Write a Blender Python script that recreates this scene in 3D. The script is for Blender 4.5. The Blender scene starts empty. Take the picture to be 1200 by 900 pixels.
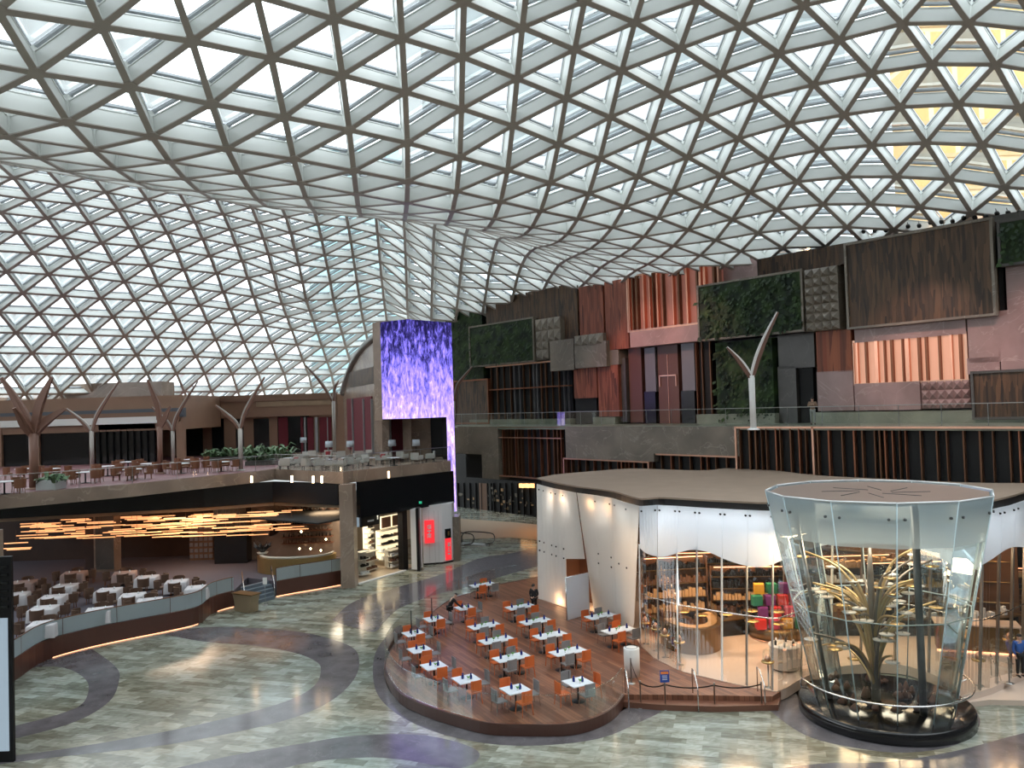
VERB=0
import bpy, math, random
import numpy as np
from mathutils import Vector, Matrix
random.seed(7)
PI=math.pi
sc=bpy.context.scene
COL=sc.collection
# ---------------------------------------------------------------- camera
E=12.0                                   # eye height above the ground floor
FPX=930.0; ROLL=math.atan(0.031); PITCH=math.radians(1.6)
def ray(x,y):
    u=x-600.; v=450.-y
    c,s=math.cos(ROLL),math.sin(ROLL)
    u,v=u*c+v*s,-u*s+v*c
    cp,sp=math.cos(PITCH),math.sin(PITCH)
    return Vector((u,FPX*cp-v*sp,FPX*sp+v*cp))/FPX
def hz(x,y,z):                           # pixel -> point on the horizontal plane z
    d=ray(x,y); k=(z-E)/d.z
    return Vector((d.x*k,d.y*k,z))
def dep(x,y,Y):                          # pixel -> point at depth Y
    d=ray(x,y); k=Y/d.y
    return Vector((d.x*k,Y,E+d.z*k))
class VPlane:                            # vertical plane through plan points a,b; n points away from the camera
    def __init__(s,a,b,off=0):
        s.a=Vector((a[0],a[1])); b=Vector((b[0],b[1])); s.t=(b-s.a).normalized()
        s.n=Vector((-s.t.y,s.t.x)); s.off=off
        if s.n.y<0: s.n=-s.n
    def sz(s,x,y,off=None):
        off=s.off if off is None else off
        d=ray(x,y); a=s.a+s.n*off
        det=d.x*(-s.t.y)+d.y*s.t.x
        k=(a.x*(-s.t.y)+a.y*s.t.x)/det
        q=Vector((d.x*k,d.y*k))-a
        return q.dot(s.t),E+d.z*k
    def P(s,u,z,off=None):
        off=s.off if off is None else off
        q=s.a+s.t*u+s.n*off
        return Vector((q.x,q.y,z))
cam=bpy.data.cameras.new('camera'); camo=bpy.data.objects.new('camera',cam); COL.objects.link(camo)
cam.sensor_width=36; cam.sensor_fit='HORIZONTAL'; cam.lens=36*FPX/1200; cam.clip_end=2000
def _v(x,y): return ray(x,y)
c0=ray(600,450); rx=(ray(601,450)-c0)*FPX; ry=(ray(600,449)-c0)*FPX; fz=-c0
M=Matrix((rx,ry,fz)).transposed().to_4x4(); M.translation=Vector((0,0,E)); camo.matrix_world=M
sc.camera=camo
# ---------------------------------------------------------------- materials
MAT={}
def _nt(name):
    m=bpy.data.materials.new(name); m.use_nodes=True; nt=m.node_tree; MAT[name]=m
    return m,nt,nt.nodes['Principled BSDF']
def mat(name,col,rough=.6,metal=0,col2=None,nscale=3,bump=0,bscale=20,emit=None,estr=0,spec=None,mapping=None,trans=0):
    m,nt,b=_nt(name); N=nt.nodes; L=nt.links
    b.inputs['Base Color'].default_value=(*col,1); b.inputs['Roughness'].default_value=rough; b.inputs['Metallic'].default_value=metal
    if spec is not None: b.inputs['Specular IOR Level'].default_value=spec
    if trans: b.inputs['Transmission Weight'].default_value=trans
    if col2 is not None or bump:
        tc=N.new('ShaderNodeTexCoord'); mp=N.new('ShaderNodeMapping'); L.new(tc.outputs['Object'],mp.inputs[0])
        if mapping: mp.inputs['Scale'].default_value=mapping
        nz=N.new('ShaderNodeTexNoise'); nz.inputs['Scale'].default_value=nscale; nz.inputs['Detail'].default_value=5
        L.new(mp.outputs[0],nz.inputs['Vector'])
        if col2 is not None:
            r=N.new('ShaderNodeValToRGB'); r.color_ramp.elements[0].position=.35; r.color_ramp.elements[1].position=.65
            r.color_ramp.elements[0].color=(*col,1); r.color_ramp.elements[1].color=(*col2,1)
            L.new(nz.outputs['Fac'],r.inputs[0]); L.new(r.outputs[0],b.inputs['Base Color'])
        if bump:
            n2=N.new('ShaderNodeTexNoise'); n2.inputs['Scale'].default_value=bscale; L.new(mp.outputs[0],n2.inputs['Vector'])
            bp=N.new('ShaderNodeBump'); bp.inputs['Strength'].default_value=bump; bp.inputs['Distance'].default_value=.1
            L.new(n2.outputs['Fac'],bp.inputs['Height']); L.new(bp.outputs[0],b.inputs['Normal'])
    if emit:
        b.inputs['Emission Color'].default_value=(*emit,1); b.inputs['Emission Strength'].default_value=estr
    return m
def glass(name,tint=(1,1,1),refl=.1,rough=.02,frost=0,frostcol=(.8,.85,.87),k=.8):
    m=bpy.data.materials.new(name); m.use_nodes=True; nt=m.node_tree; N=nt.nodes; L=nt.links; N.clear(); MAT[name]=m
    out=N.new('ShaderNodeOutputMaterial'); t=N.new('ShaderNodeBsdfTransparent'); t.inputs[0].default_value=(*tint,1)
    g=N.new('ShaderNodeBsdfGlossy'); g.inputs['Roughness'].default_value=rough; g.inputs[0].default_value=(.9,.95,.97,1)
    fr=N.new('ShaderNodeFresnel'); fr.inputs[0].default_value=1.45
    mx=N.new('ShaderNodeMath'); mx.operation='MULTIPLY_ADD'; mx.inputs[1].default_value=k; mx.inputs[2].default_value=refl
    L.new(fr.outputs[0],mx.inputs[0]); cl=N.new('ShaderNodeClamp'); L.new(mx.outputs[0],cl.inputs[0])
    mix=N.new('ShaderNodeMixShader'); L.new(cl.outputs[0],mix.inputs[0]); L.new(t.outputs[0],mix.inputs[1]); L.new(g.outputs[0],mix.inputs[2])
    last=mix
    if frost:
        d=N.new('ShaderNodeBsdfDiffuse'); d.inputs[0].default_value=(*frostcol,1)
        tr=N.new('ShaderNodeBsdfTranslucent'); tr.inputs[0].default_value=(*frostcol,1)
        a=N.new('ShaderNodeMixShader'); a.inputs[0].default_value=.45; L.new(d.outputs[0],a.inputs[1]); L.new(tr.outputs[0],a.inputs[2])
        f=N.new('ShaderNodeMixShader'); f.inputs[0].default_value=frost; L.new(mix.outputs[0],f.inputs[1]); L.new(a.outputs[0],f.inputs[2]); last=f
    L.new(last.outputs[0],out.inputs[0]); return m
# ---------------------------------------------------------------- geometry builder
ROOTM={}
class MB:
    def __init__(s): s.v=[]; s.f=[]; s.sm=[]
    def add(s,vs,fs,smooth=False):
        n=len(s.v); s.v+= [tuple(v) for v in vs]; s.f+=[tuple(i+n for i in f) for f in fs]; s.sm+=[smooth]*len(fs); return s
    def box(s,c,d,rz=0):
        cx,cy,cz=c; a,b,h=d[0]/2,d[1]/2,d[2]/2; co,si=math.cos(rz),math.sin(rz); vs=[]
        for z in(-h,h):
            for x,y in((-a,-b),(a,-b),(a,b),(-a,b)): vs.append((cx+x*co-y*si,cy+x*si+y*co,cz+z))
        return s.add(vs,[(3,2,1,0),(4,5,6,7),(0,1,5,4),(1,2,6,5),(2,3,7,6),(3,0,4,7)])
    def bx(s,x0,x1,y0,y1,z0,z1): return s.box(((x0+x1)/2,(y0+y1)/2,(z0+z1)/2),(x1-x0,y1-y0,z1-z0))
    def bar(s,p,q,w,h,up=(0,0,1),dz=0):
        p=Vector(p);q=Vector(q); d=(q-p).normalized(); up=Vector(up)
        sd=d.cross(up)
        if sd.length<1e-4: sd=d.cross(Vector((1,0,0)))
        sd.normalize(); u=sd.cross(d).normalized(); vs=[]
        for a in(p,q):
            for x,y in((-w/2,-h/2),(w/2,-h/2),(w/2,h/2),(-w/2,h/2)): vs.append(a+sd*x+u*(y+dz))
        return s.add(vs,[(3,2,1,0),(4,5,6,7),(0,1,5,4),(1,2,6,5),(2,3,7,6),(3,0,4,7)])
    def tube(s,pts,r,n=8,cap=True):
        pts=[Vector(p) for p in pts]; rs=r if isinstance(r,(list,tuple)) else [r]*len(pts); vs=[];fs=[]
        prev=None
        for i,p in enumerate(pts):
            d=(pts[min(i+1,len(pts)-1)]-pts[max(i-1,0)]).normalized()
            if prev is None: a=d.orthogonal().normalized()
            else:
                a=prev-d*prev.dot(d); a.normalize()
            prev=a; b=d.cross(a)
            for k in range(n):
                t=2*PI*k/n; vs.append(p+(a*math.cos(t)+b*math.sin(t))*rs[i])
        for i in range(len(pts)-1):
            for k in range(n):
                k2=(k+1)%n; fs.append((i*n+k,i*n+k2,(i+1)*n+k2,(i+1)*n+k))
        if cap: fs.append(tuple(range(n-1,-1,-1))); fs.append(tuple((len(pts)-1)*n+k for k in range(n)))
        return s.add(vs,fs,True)
    def lathe(s,c,prof,n=20,cap=True):
        vs=[];fs=[]
        for r,z in prof:
            for k in range(n):
                t=2*PI*k/n; vs.append((c[0]+r*math.cos(t),c[1]+r*math.sin(t),c[2]+z))
        for i in range(len(prof)-1):
            for k in range(n):
                k2=(k+1)%n; fs.append((i*n+k,i*n+k2,(i+1)*n+k2,(i+1)*n+k))
        if cap: fs.append(tuple(range(n-1,-1,-1))); fs.append(tuple((len(prof)-1)*n+k for k in range(n)))
        return s.add(vs,fs,True)
    def prism(s,poly,z0,z1):
        n=len(poly); ar=sum(poly[i][0]*poly[(i+1)%n][1]-poly[(i+1)%n][0]*poly[i][1] for i in range(n))
        if ar<0: poly=poly[::-1]
        vs=[(p[0],p[1],z0) for p in poly]+[(p[0],p[1],z1) for p in poly]
        fs=[tuple(range(n-1,-1,-1)),tuple(range(n,2*n))]+[(i,(i+1)%n,n+(i+1)%n,n+i) for i in range(n)]
        return s.add(vs,fs)
    def ribbon(s,A,B,th=0):               # quads between two polylines, optional thickness along the normal
        vs=[];fs=[];n=len(A)
        A=[Vector(a) for a in A];B=[Vector(b) for b in B]
        if not th:
            for a,b in zip(A,B): vs+=[a,b]
            fs=[(2*i,2*i+2,2*i+3,2*i+1) for i in range(n-1)]
            return s.add(vs,fs)
        for i in range(n):
            t=(A[min(i+1,n-1)]-A[max(i-1,0)]); nn=t.cross(B[i]-A[i]).normalized()*th
            vs+=[A[i],B[i],B[i]+nn,A[i]+nn]
        for i in range(n-1):
            for k in range(4): fs.append((4*i+k,4*i+(k+1)%4,4*i+4+(k+1)%4,4*i+4+k))
        fs+=[(0,3,2,1),(4*n-4,4*n-3,4*n-2,4*n-1)]
        return s.add(vs,fs)
    def build(s,name,m,parent=None,local=False,uvw=False):
        me=bpy.data.meshes.new(name); vs=s.v
        if parent is not None and not local:
            r=parent
            while r.parent is not None: r=r.parent
            Mi=ROOTM.get(r)
            if Mi is not None: vs=[tuple(Mi@Vector(v)) for v in vs]
        me.from_pydata(vs,[],s.f); 
        if any(s.sm): me.polygons.foreach_set('use_smooth',s.sm)
        me.update()
        me.materials.append(MAT[m] if isinstance(m,str) else m)
        o=bpy.data.objects.new(name,me); COL.objects.link(o)
        if parent is not None: o.parent=parent
        return o
def LB(l):
    n=len(l.replace(',',' ').split())
    if VERB and n>16: print('LONG',n,l)
    return l
def tag(o,label=None,cat=None,group=None,kind=None):
    if label: o['label']=LB(label)
    if cat: o['category']=cat
    if group: o['group']=group
    if kind: o['kind']=kind
    return o
def empty(name,loc=(0,0,0),rz=0,label=None,cat=None,group=None,kind=None):
    o=bpy.data.objects.new(name,None); COL.objects.link(o); o.location=loc; o.rotation_euler=(0,0,rz); o.empty_display_size=.1
    ROOTM[o]=(Matrix.Translation(Vector(loc))@Matrix.Rotation(rz,4,'Z')).inverted()
    return tag(o,label,cat,group,kind)
KIDS={}
def copy_tree(o,loc,rz,label=None,group=None):
    def cp(x,par):
        c=x.copy(); COL.objects.link(c)
        if par is not None: c.parent=par
        for ch in CH.get(x,[]): cp(ch,c)
        return c
    CH={}
    for x in o_children(o): CH.setdefault(x.parent,[]).append(x)
    r=cp(o,None); r.location=loc; r.rotation_euler=(0,0,rz)
    if label: r['label']=LB(label)
    if group: r['group']=group
    return r
def o_children(o):
    if o in KIDS: return KIDS[o]
    out=[]; 
    for x in COL.objects:
        p=x.parent
        while p is not None:
            if p==o: out.append(x); break
            p=p.parent
    KIDS[o]=out
    return out
def catmull(pts,n=8,closed=False):
    P=[Vector(p) for p in pts]; out=[]; N=len(P)
    rng=range(N) if closed else range(N-1)
    for i in rng:
        if closed: a,b,c,d=P[i-1],P[i],P[(i+1)%N],P[(i+2)%N]
        else: a,b,c,d=P[max(i-1,0)],P[i],P[i+1],P[min(i+2,N-1)]
        for k in range(n):
            t=k/n; out.append(.5*((2*b)+(c-a)*t+(2*a-5*b+4*c-d)*t*t+(3*b-3*c+d-a)*t**3))
    if not closed: out.append(P[-1])
    return out
# ---------------------------------------------------------------- roof grid shell
mat('roof_paint',(.70,.72,.70),.45,0)
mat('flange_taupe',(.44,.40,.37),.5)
glass('roof_glass',(.93,.97,.97),.03)
NP={}
def _add(r,c,pts):
    for i,p in enumerate(pts): NP[(c+i,r)]=p
_add(0,-4,[(2,12),(117,31),(224,47),(316,67),(401,87),(474,107),(540,127),(602,146),(654,169),(704,185),(747,207),(790,224)])
_add(1,-4,[(41,85),(151,100),(249,122),(334,137),(410,152),(478,167),(539,184),(598,199),(646,214),(691,226),(731,242),(771,255),(807,269),(839,281),(867,294)])
_add(2,-4,[(79,143),(179,160),(266,174),(344,186),(414,200),(478,212),(535,224),(586,236),(632,247)])
_add(3,-5,[(11,160),(110,174),(197,189),(283,201),(352,214)])
NP[(3,3)]=(580,256);NP[(4,3)]=(621,266)
_add(4,-5,[(43,184),(134,197),(216,209),(290,220)])
_add(-1,0,[(391,22),(471,45),(540,66),(605,92),(662,115),(715,137),(762,159),(805,184),(846,205)])
_add(-2,2,[(544,1),(612,32),(675,57),(727,82),(780,110),(825,137),(865,162)])
_add(-3,4,[(682,2),(745,25),(797,56),(847,86),(887,115),(926,145),(960,175),(991,207)])
_add(-4,6,[(816,0),(867,30),(915,62),(954,99),(990,134),(1022,170),(1051,207)])
_add(-5,8,[(940,5),(984,47),(1021,86),(1056,125),(1085,167),(1112,210)])
_add(-6,10,[(1057,26),(1092,75),(1124,122),(1151,169),(1176,220)])
_add(-7,11,[(1134,26),(1167,75),(1195,125)])
K=20
def z6(c,r,pts):
    for i,p in enumerate(pts): NP[(c,r+i+K)]=(p[0]/4,p[1]/4+150)
z6(-10,-4,[(60,230),(150,335),(220,420),(285,510),(350,605),(410,700),(470,800),(530,885)])
z6(-9,-5,[(210,185),(290,270),(355,355),(415,445),(480,540),(535,635),(585,720),(630,805),(685,885)])
z6(-8,-5,[(430,220),(495,300),(555,385),(610,465),(655,555),(700,640),(740,740),(790,820)])
z6(-7,-5,[(640,260),(690,335),(735,410),(780,490),(825,575),(860,665),(895,750),(935,830)])
z6(-6,-5,[(830,285),(870,360),(915,440),(950,520),(985,600),(1015,680),(1045,770),(1080,850)])
z6(-5,-5,[(1010,330),(1050,405),(1080,475),(1105,550),(1135,620),(1160,700),(1190,790)])
def z7(r,c,pts):
    for i,p in enumerate(pts): NP[(c+i,r+K)]=(p[0]/4+150,p[1]/4+250)
z7(5,-9,[(190,670),(320,670),(450,680),(575,680),(700,685),(820,690),(935,695)])
z7(6,-10,[(90,750),(225,750),(360,750),(485,750),(610,750),(735,750),(850,755)])
z7(4,-9,[(130,580),(270,590),(410,590),(540,605),(670,605),(790,615),(910,625),(1020,635)])
z7(3,-9,[(85,490),(230,500),(375,510),(510,520),(640,525),(765,545),(885,560)])
SC_=54/46.
LP=np.array([-5.58,1.945,-.281,27.24,1.65,2.258])*SC_
def lat(c,r): return LP[0]+c*LP[1]+r*LP[2], LP[3]+c*LP[4]+r*LP[5]
# points along a column line whose row is unknown: solve the row from the bearing
COLPTS={3:[(552,272),(547,300),(541,350)],4:[(586,285),(584,300),(577,325),(574,347)],5:[(625,297),(617,310),(611,325),(609,336)],
 6:[(662,307),(650,325),(646,331)],7:[(725,302),(700,322),(692,330)],8:[(740,322)],2:[(515,262),(512,312),(510,360)],1:[(477,253),(480,300),(480,365)],
 0:[(444,248),(449,300)],-1:[(409,252)],-2:[(372,252),(381,287),(390,325),(400,375)],-3:[(336,252),(350,300),(362,350)],-4:[(300,252),(315,290)]}
ctrl=[];cx=[]
for (c,r),p in NP.items():
    d=ray(*p); X,Y=lat(c,r); cx.append((c,r,d.x/d.y*Y-X)); ctrl.append((c,r,d.z/d.y*Y))
for c,ps in COLPTS.items():
    for p in ps:
        d=ray(*p); t=d.x/d.y
        r=-(LP[0]+c*LP[1]-t*(LP[3]+c*LP[4]))/(LP[2]-t*LP[5])
        if r<4.2 or r>27: continue
        X,Y=lat(c,r); ctrl.append((c,r,d.z/d.y*Y))
        if VERB: print('colpt',c,p,'r %.1f Y %.1f z %.1f'%(r,Y,d.z/d.y*Y))
def tps(pts,lam):
    A=np.array([p[:2] for p in pts],float);v=np.array([p[2] for p in pts])
    D=np.sqrt(((A[:,None]-A[None])**2).sum(-1)); Kk=np.where(D>0,D**2*np.log(D+1e-9),0)+lam*np.eye(len(A))
    P=np.c_[np.ones(len(A)),A]; M_=np.block([[Kk,P],[P.T,np.zeros((3,3))]])
    w=np.linalg.solve(M_,np.r_[v,0,0,0])
    def f(c,r):
        d=np.hypot(A[:,0]-c,A[:,1]-r); k=np.where(d>0,d**2*np.log(d+1e-9),0)
        return float(k@w[:-3]+w[-3]+w[-2]*c+w[-1]*r)
    return f
for c in (-14,-7,0,7): ctrl.append((c,-14,15.5-abs(c)*.1)); ctrl.append((c,-9,18.0-max(0,c)*.1))
for c in range(-16,-6,3): ctrl+=[(c,0,12.7),(c,4,11.0),(c,9.5,15.0),(c,27,2.6),(c,26,4.5)]
ctrl+=[(0,21,11.2),(1,19,10.4),(0,19,13.0),(1,17,12.4),(2,17.5,9.9),(-1,21.5,10.4),(-1,17,14.6),(-1,19.5,12.6),(0,23.5,8.6),(-2,24,7.6)]
for c in (-4,-1): ctrl+=[(c,9.5,14.6),(c,7,12.2)]
fz_=tps(ctrl,.3); fx_=tps([q for q in cx if abs(q[2])<1.2],8.)
WA=(-6,75.6); WB=(24.3,40)
Wp=VPlane(WA,WB,0); Up=VPlane(WA,WB,5)
def offwall(x,y): return (Vector((x,y))-Wp.a).dot(Wp.n)
NODE={}
for r in range(-14,29):
    for c in range(-20,22):
        X,Y=lat(c,r)
        dxm=fx_(max(-10,min(13,c)),max(-7,min(26,r)))
        X+=dxm
        if offwall(X,Y)>9 or X<-62 or Y<-12: continue
        z=fz_(c,r)
        z=max(min(z,18.5),0.5)
        NODE[(c,r)]=Vector((X,Y,E+z))
if VERB:
    for r in range(-14,28): print('%3d'%r,' '.join('%5.1f'%(NODE[(c,r)].z-E) if (c,r) in NODE else '  .  ' for c in range(-12,16)))
ceil=empty('ceiling',(0,0,0),kind='structure')
edges=[]
for (c,r) in NODE:
    for dc,dr in((1,0),(0,1),(1,-1)):
        if (c+dc,r+dr) in NODE: edges.append(((c,r),(c+dc,r+dr)))
NRM={}
for k in NODE:
    c,r=k; a=NODE.get((c+1,r),NODE[k])-NODE.get((c-1,r),NODE[k]); b=NODE.get((c,r+1),NODE[k])-NODE.get((c,r-1),NODE[k])
    n=a.cross(b); n=n.normalized() if n.length>1e-3 else Vector((0,0,1))
    NRM[k]=n if n.z>0 else -n
def bh(a,b=None):
    r=a[1] if b is None else (a[1]+b[1])/2
    return .72 if r<6 else (.50 if r>13 else .72-.031*(r-6))
def beam(mb,a,b):
    BH=bh(a,b); p,q=NODE[a],NODE[b]; up=(NRM[a]+NRM[b]).normalized()
    mb.bar(p+up*(BH/2),q+up*(BH/2),.13,BH,up)       # box web
    mb.bar(p+up*(BH+.03),q+up*(BH+.03),.18,.05,up)
def flange(mb,a,b):
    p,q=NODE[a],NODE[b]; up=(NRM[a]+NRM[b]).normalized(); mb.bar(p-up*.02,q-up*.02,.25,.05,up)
def mull(mb,a,b):
    BH=bh(a,b); p,q=NODE[a],NODE[b]; up=(NRM[a]+NRM[b]).normalized()
    mb.bar(p+up*(BH+.30),q+up*(BH+.30),.13,.12,up)
def dist(k): return (NODE[k]-Vector((0,0,E))).length if NODE[k].y>20 else 999
es=sorted(edges,key=lambda e:dist(e[0])+dist(e[1]))
rest=MB(); rm=MB(); rf=MB()
for i,e in enumerate(es):
    if i<100:
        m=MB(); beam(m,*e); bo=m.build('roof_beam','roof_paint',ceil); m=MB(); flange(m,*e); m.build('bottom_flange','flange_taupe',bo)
        m=MB(); mull(m,*e); m.build('glazing_bar','dark_gasket' if 0 else 'roof_bar',ceil) if 'roof_bar' in MAT else (mat('roof_bar',(.30,.32,.34),.4,.3),m.build('glazing_bar','roof_bar',ceil))
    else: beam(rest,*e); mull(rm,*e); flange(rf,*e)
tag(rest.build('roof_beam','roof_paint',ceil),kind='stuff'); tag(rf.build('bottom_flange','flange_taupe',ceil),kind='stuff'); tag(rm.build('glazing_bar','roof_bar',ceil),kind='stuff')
ns=sorted(NODE,key=dist); rest=MB(); rh=MB()
def node(mb,k,plate=True):
    p=NODE[k]; n=NRM[k]; a=n.orthogonal().normalized(); b=n.cross(a); vs=[]
    for h,rr in((-.055,.3),(.02,.3)) if plate else ((.0,.2),(bh(k)+.3,.2)):
        for t in range(8): vs.append(p+n*h+(a*math.cos(t*PI/4)+b*math.sin(t*PI/4))*rr)
    fs=[tuple(range(7,-1,-1))]+[(i*8+t,i*8+(t+1)%8,i*8+8+(t+1)%8,i*8+8+t) for i in range(1) for t in range(8)]
    mb.add(vs,fs)
for i,k in enumerate(ns):
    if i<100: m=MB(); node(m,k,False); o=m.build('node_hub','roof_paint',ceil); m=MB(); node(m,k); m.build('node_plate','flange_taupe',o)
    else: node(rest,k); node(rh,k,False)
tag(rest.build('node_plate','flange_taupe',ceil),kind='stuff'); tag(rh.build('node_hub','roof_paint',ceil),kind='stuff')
tris=[]
for (c,r) in NODE:
    for t in(((c,r),(c+1,r),(c,r+1)),((c+1,r),(c+1,r-1),(c,r))):
        if all(k in NODE for k in t): tris.append(t)
tris.sort(key=lambda t:sum(dist(k) for k in t)); rest=MB()
for i,t in enumerate(tris):
    vs=[NODE[k]+NRM[k]*(bh(k)+.38) for k in t]
    if i<100: MB().add(vs,[(0,1,2)]).build('glass_pane','roof_glass',ceil)
    else: rest.add(vs,[(0,1,2)])
tag(rest.build('glass_pane','roof_glass',ceil),kind='stuff')
# ---------------------------------------------------------------- materials of the shell
def marble(name,col,vein,scale=.5,rough=.3,tile=None,tcol=None,bumpy=0):
    m,nt,b=_nt(name); N=nt.nodes; L=nt.links
    tc=N.new('ShaderNodeTexCoord'); n1=N.new('ShaderNodeTexNoise'); n1.inputs['Scale'].default_value=scale; n1.inputs['Detail'].default_value=6
    L.new(tc.outputs['Object'],n1.inputs['Vector'])
    n2=N.new('ShaderNodeTexNoise'); n2.inputs['Scale'].default_value=scale*.55; n2.inputs['Detail'].default_value=4; n2.inputs['Distortion'].default_value=2.2
    L.new(tc.outputs['Object'],n2.inputs['Vector'])
    ab=N.new('ShaderNodeMath'); ab.operation='SUBTRACT'; ab.inputs[1].default_value=.5; L.new(n2.outputs['Fac'],ab.inputs[0])
    a2=N.new('ShaderNodeMath'); a2.operation='ABSOLUTE'; L.new(ab.outputs[0],a2.inputs[0])
    r2=N.new('ShaderNodeValToRGB'); r2.color_ramp.elements[0].position=0; r2.color_ramp.elements[0].color=(1,1,1,1)
    r2.color_ramp.elements[1].position=.012; r2.color_ramp.elements[1].color=(0,0,0,1); L.new(a2.outputs[0],r2.inputs[0])
    r1=N.new('ShaderNodeValToRGB'); r1.color_ramp.elements[0].position=.3; r1.color_ramp.elements[0].color=(*[c*.72 for c in col],1)
    r1.color_ramp.elements[1].position=.7; r1.color_ramp.elements[1].color=(*[min(1,c*1.22) for c in col],1); L.new(n1.outputs['Fac'],r1.inputs[0])
    mv=N.new('ShaderNodeMixRGB'); L.new(r1.outputs[0],mv.inputs[1]); mv.inputs[2].default_value=(*vein,1)
    fc=N.new('ShaderNodeMath'); fc.operation='MULTIPLY'; fc.inputs[1].default_value=.45; L.new(r2.outputs[0],fc.inputs[0]); L.new(fc.outputs[0],mv.inputs[0])
    L.new(mv.outputs[0],b.inputs['Base Color']); b.inputs['Roughness'].default_value=rough
    return m
marble('wall_marble',(.20,.17,.135),(.42,.38,.33),.5,.35)
marble('rose_marble',(.36,.235,.225),(.55,.42,.38),.45,.35)
marble('dark_stone',(.075,.07,.065),(.13,.12,.11),.5,.35)
marble('beige_marble',(.285,.212,.165),(.48,.40,.32),.4,.25)
marble('base_marble',(.24,.25,.19),(.36,.36,.30),.6,.3)
def slats(name,cols,freq=9,rough=.5,cell=(9,9,.7),metal=0):
    # thin upright wooden strips: each strip of the wall gets a tone of its own
    m,nt,b=_nt(name); N=nt.nodes; L=nt.links
    tc=N.new('ShaderNodeTexCoord'); mp=N.new('ShaderNodeMapping'); mp.inputs['Scale'].default_value=cell
    L.new(tc.outputs['Object'],mp.inputs[0])
    vo=N.new('ShaderNodeTexVoronoi'); vo.inputs['Scale'].default_value=1; L.new(mp.outputs[0],vo.inputs['Vector'])
    sp=N.new('ShaderNodeSeparateColor'); L.new(vo.outputs['Color'],sp.inputs[0])
    r=N.new('ShaderNodeValToRGB'); cr=r.color_ramp; cr.interpolation='LINEAR'
    cr.elements[0].color=(*cols[0],1); cr.elements[1].color=(*cols[-1],1)
    for i,c in enumerate(cols[1:-1]): e=cr.elements.new((i+1)/(len(cols)-1)); e.color=(*c,1)
    L.new(sp.outputs[0],r.inputs[0]); L.new(r.outputs[0],b.inputs['Base Color']); b.inputs['Roughness'].default_value=rough; b.inputs['Metallic'].default_value=metal
    bp=N.new('ShaderNodeBump'); bp.inputs['Strength'].default_value=.9; bp.inputs['Distance'].default_value=.15; L.new(sp.outputs[1],bp.inputs['Height']); L.new(bp.outputs[0],b.inputs['Normal'])
slats('brown_slats',[(.02,.012,.008),(.07,.038,.02),(.13,.07,.035),(.03,.018,.01)],cell=(7,7,.8))
slats('red_slats',[(.10,.025,.014),(.30,.085,.045),(.20,.055,.03),(.36,.11,.06)],cell=(7,7,.6))
slats('rust_slats',[(.08,.02,.012),(.42,.12,.05),(.14,.035,.02),(.30,.07,.03)],cell=(6,6,.3))
mat('copper',(.75,.36,.24),.28,1); mat('copper_trim',(.72,.42,.30),.35,.9)
mat('copper_dark',(.28,.11,.06),.4,.7)
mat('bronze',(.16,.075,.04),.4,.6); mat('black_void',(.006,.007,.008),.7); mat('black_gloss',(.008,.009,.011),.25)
mat('copper_glow',(.6,.3,.2),.4,.3,emit=(1,.50,.33),estr=.33); mat('copper_glow_dim',(.3,.12,.09),.4,.3,emit=(1,.38,.28),estr=.10); mat('rail_steel',(.35,.35,.34),.3,.9); mat('grey_panel',(.17,.165,.18),.4,.2); mat('lobby_brown',(.12,.05,.03),.35)
glass('rail_glass',(.96,.985,.98),.0,k=.28); 
mat('warm_strip',(1,.6,.35),.5,emit=(1,.42,.22),estr=2.6)
mat('lamp_amber',(1,.6,.3),.5,emit=(1,.50,.18),estr=1.6); mat('lamp_warm',(1,.75,.5),.5,emit=(1,.62,.32),estr=14)
# foliage wall
m,nt,b=_nt('leaf_wall'); N=nt.nodes; L=nt.links
tc=N.new('ShaderNodeTexCoord'); n1=N.new('ShaderNodeTexNoise'); n1.inputs['Scale'].default_value=1.1; n1.inputs['Detail'].default_value=8; L.new(tc.outputs['Object'],n1.inputs['Vector'])
r=N.new('ShaderNodeValToRGB'); r.color_ramp.elements[0].position=.35; r.color_ramp.elements[0].color=(.006,.018,.010,1); r.color_ramp.elements[1].position=.78; r.color_ramp.elements[1].color=(.05,.10,.022,1)
L.new(n1.outputs['Fac'],r.inputs[0]); L.new(r.outputs[0],b.inputs['Base Color']); b.inputs['Roughness'].default_value=.7
# stone mosaic floor: planks of green marble with random tones
m,nt,b=_nt('mosaic_floor'); N=nt.nodes; L=nt.links
tc=N.new('ShaderNodeTexCoord'); mp=N.new('ShaderNodeMapping'); mp.inputs['Rotation'].default_value=(0,0,.30); L.new(tc.outputs['Object'],mp.inputs[0])
br=N.new('ShaderNodeTexBrick'); br.offset=.5; br.inputs['Scale'].default_value=1; br.inputs['Brick Width'].default_value=1.15; br.inputs['Row Height'].default_value=.42
br.inputs['Mortar Size'].default_value=.006; br.inputs['Color1'].default_value=(0,0,0,1); br.inputs['Color2'].default_value=(1,1,1,1); br.inputs['Mortar'].default_value=(.3,.3,.3,1)
L.new(mp.outputs[0],br.inputs['Vector'])
nz=N.new('ShaderNodeTexNoise'); nz.inputs['Scale'].default_value=1.5; nz.inputs['Detail'].default_value=7; nz.inputs['Distortion'].default_value=2.2
mp2=N.new('ShaderNodeMapping'); mp2.inputs['Rotation'].default_value=(0,0,.30); mp2.inputs['Scale'].default_value=(.8,1.8,1); L.new(tc.outputs['Object'],mp2.inputs[0]); L.new(mp2.outputs[0],nz.inputs['Vector'])
ad=N.new('ShaderNodeMixRGB'); ad.inputs[0].default_value=.66; L.new(br.outputs['Color'],ad.inputs[1]); L.new(nz.outputs['Fac'],ad.inputs[2])
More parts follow.
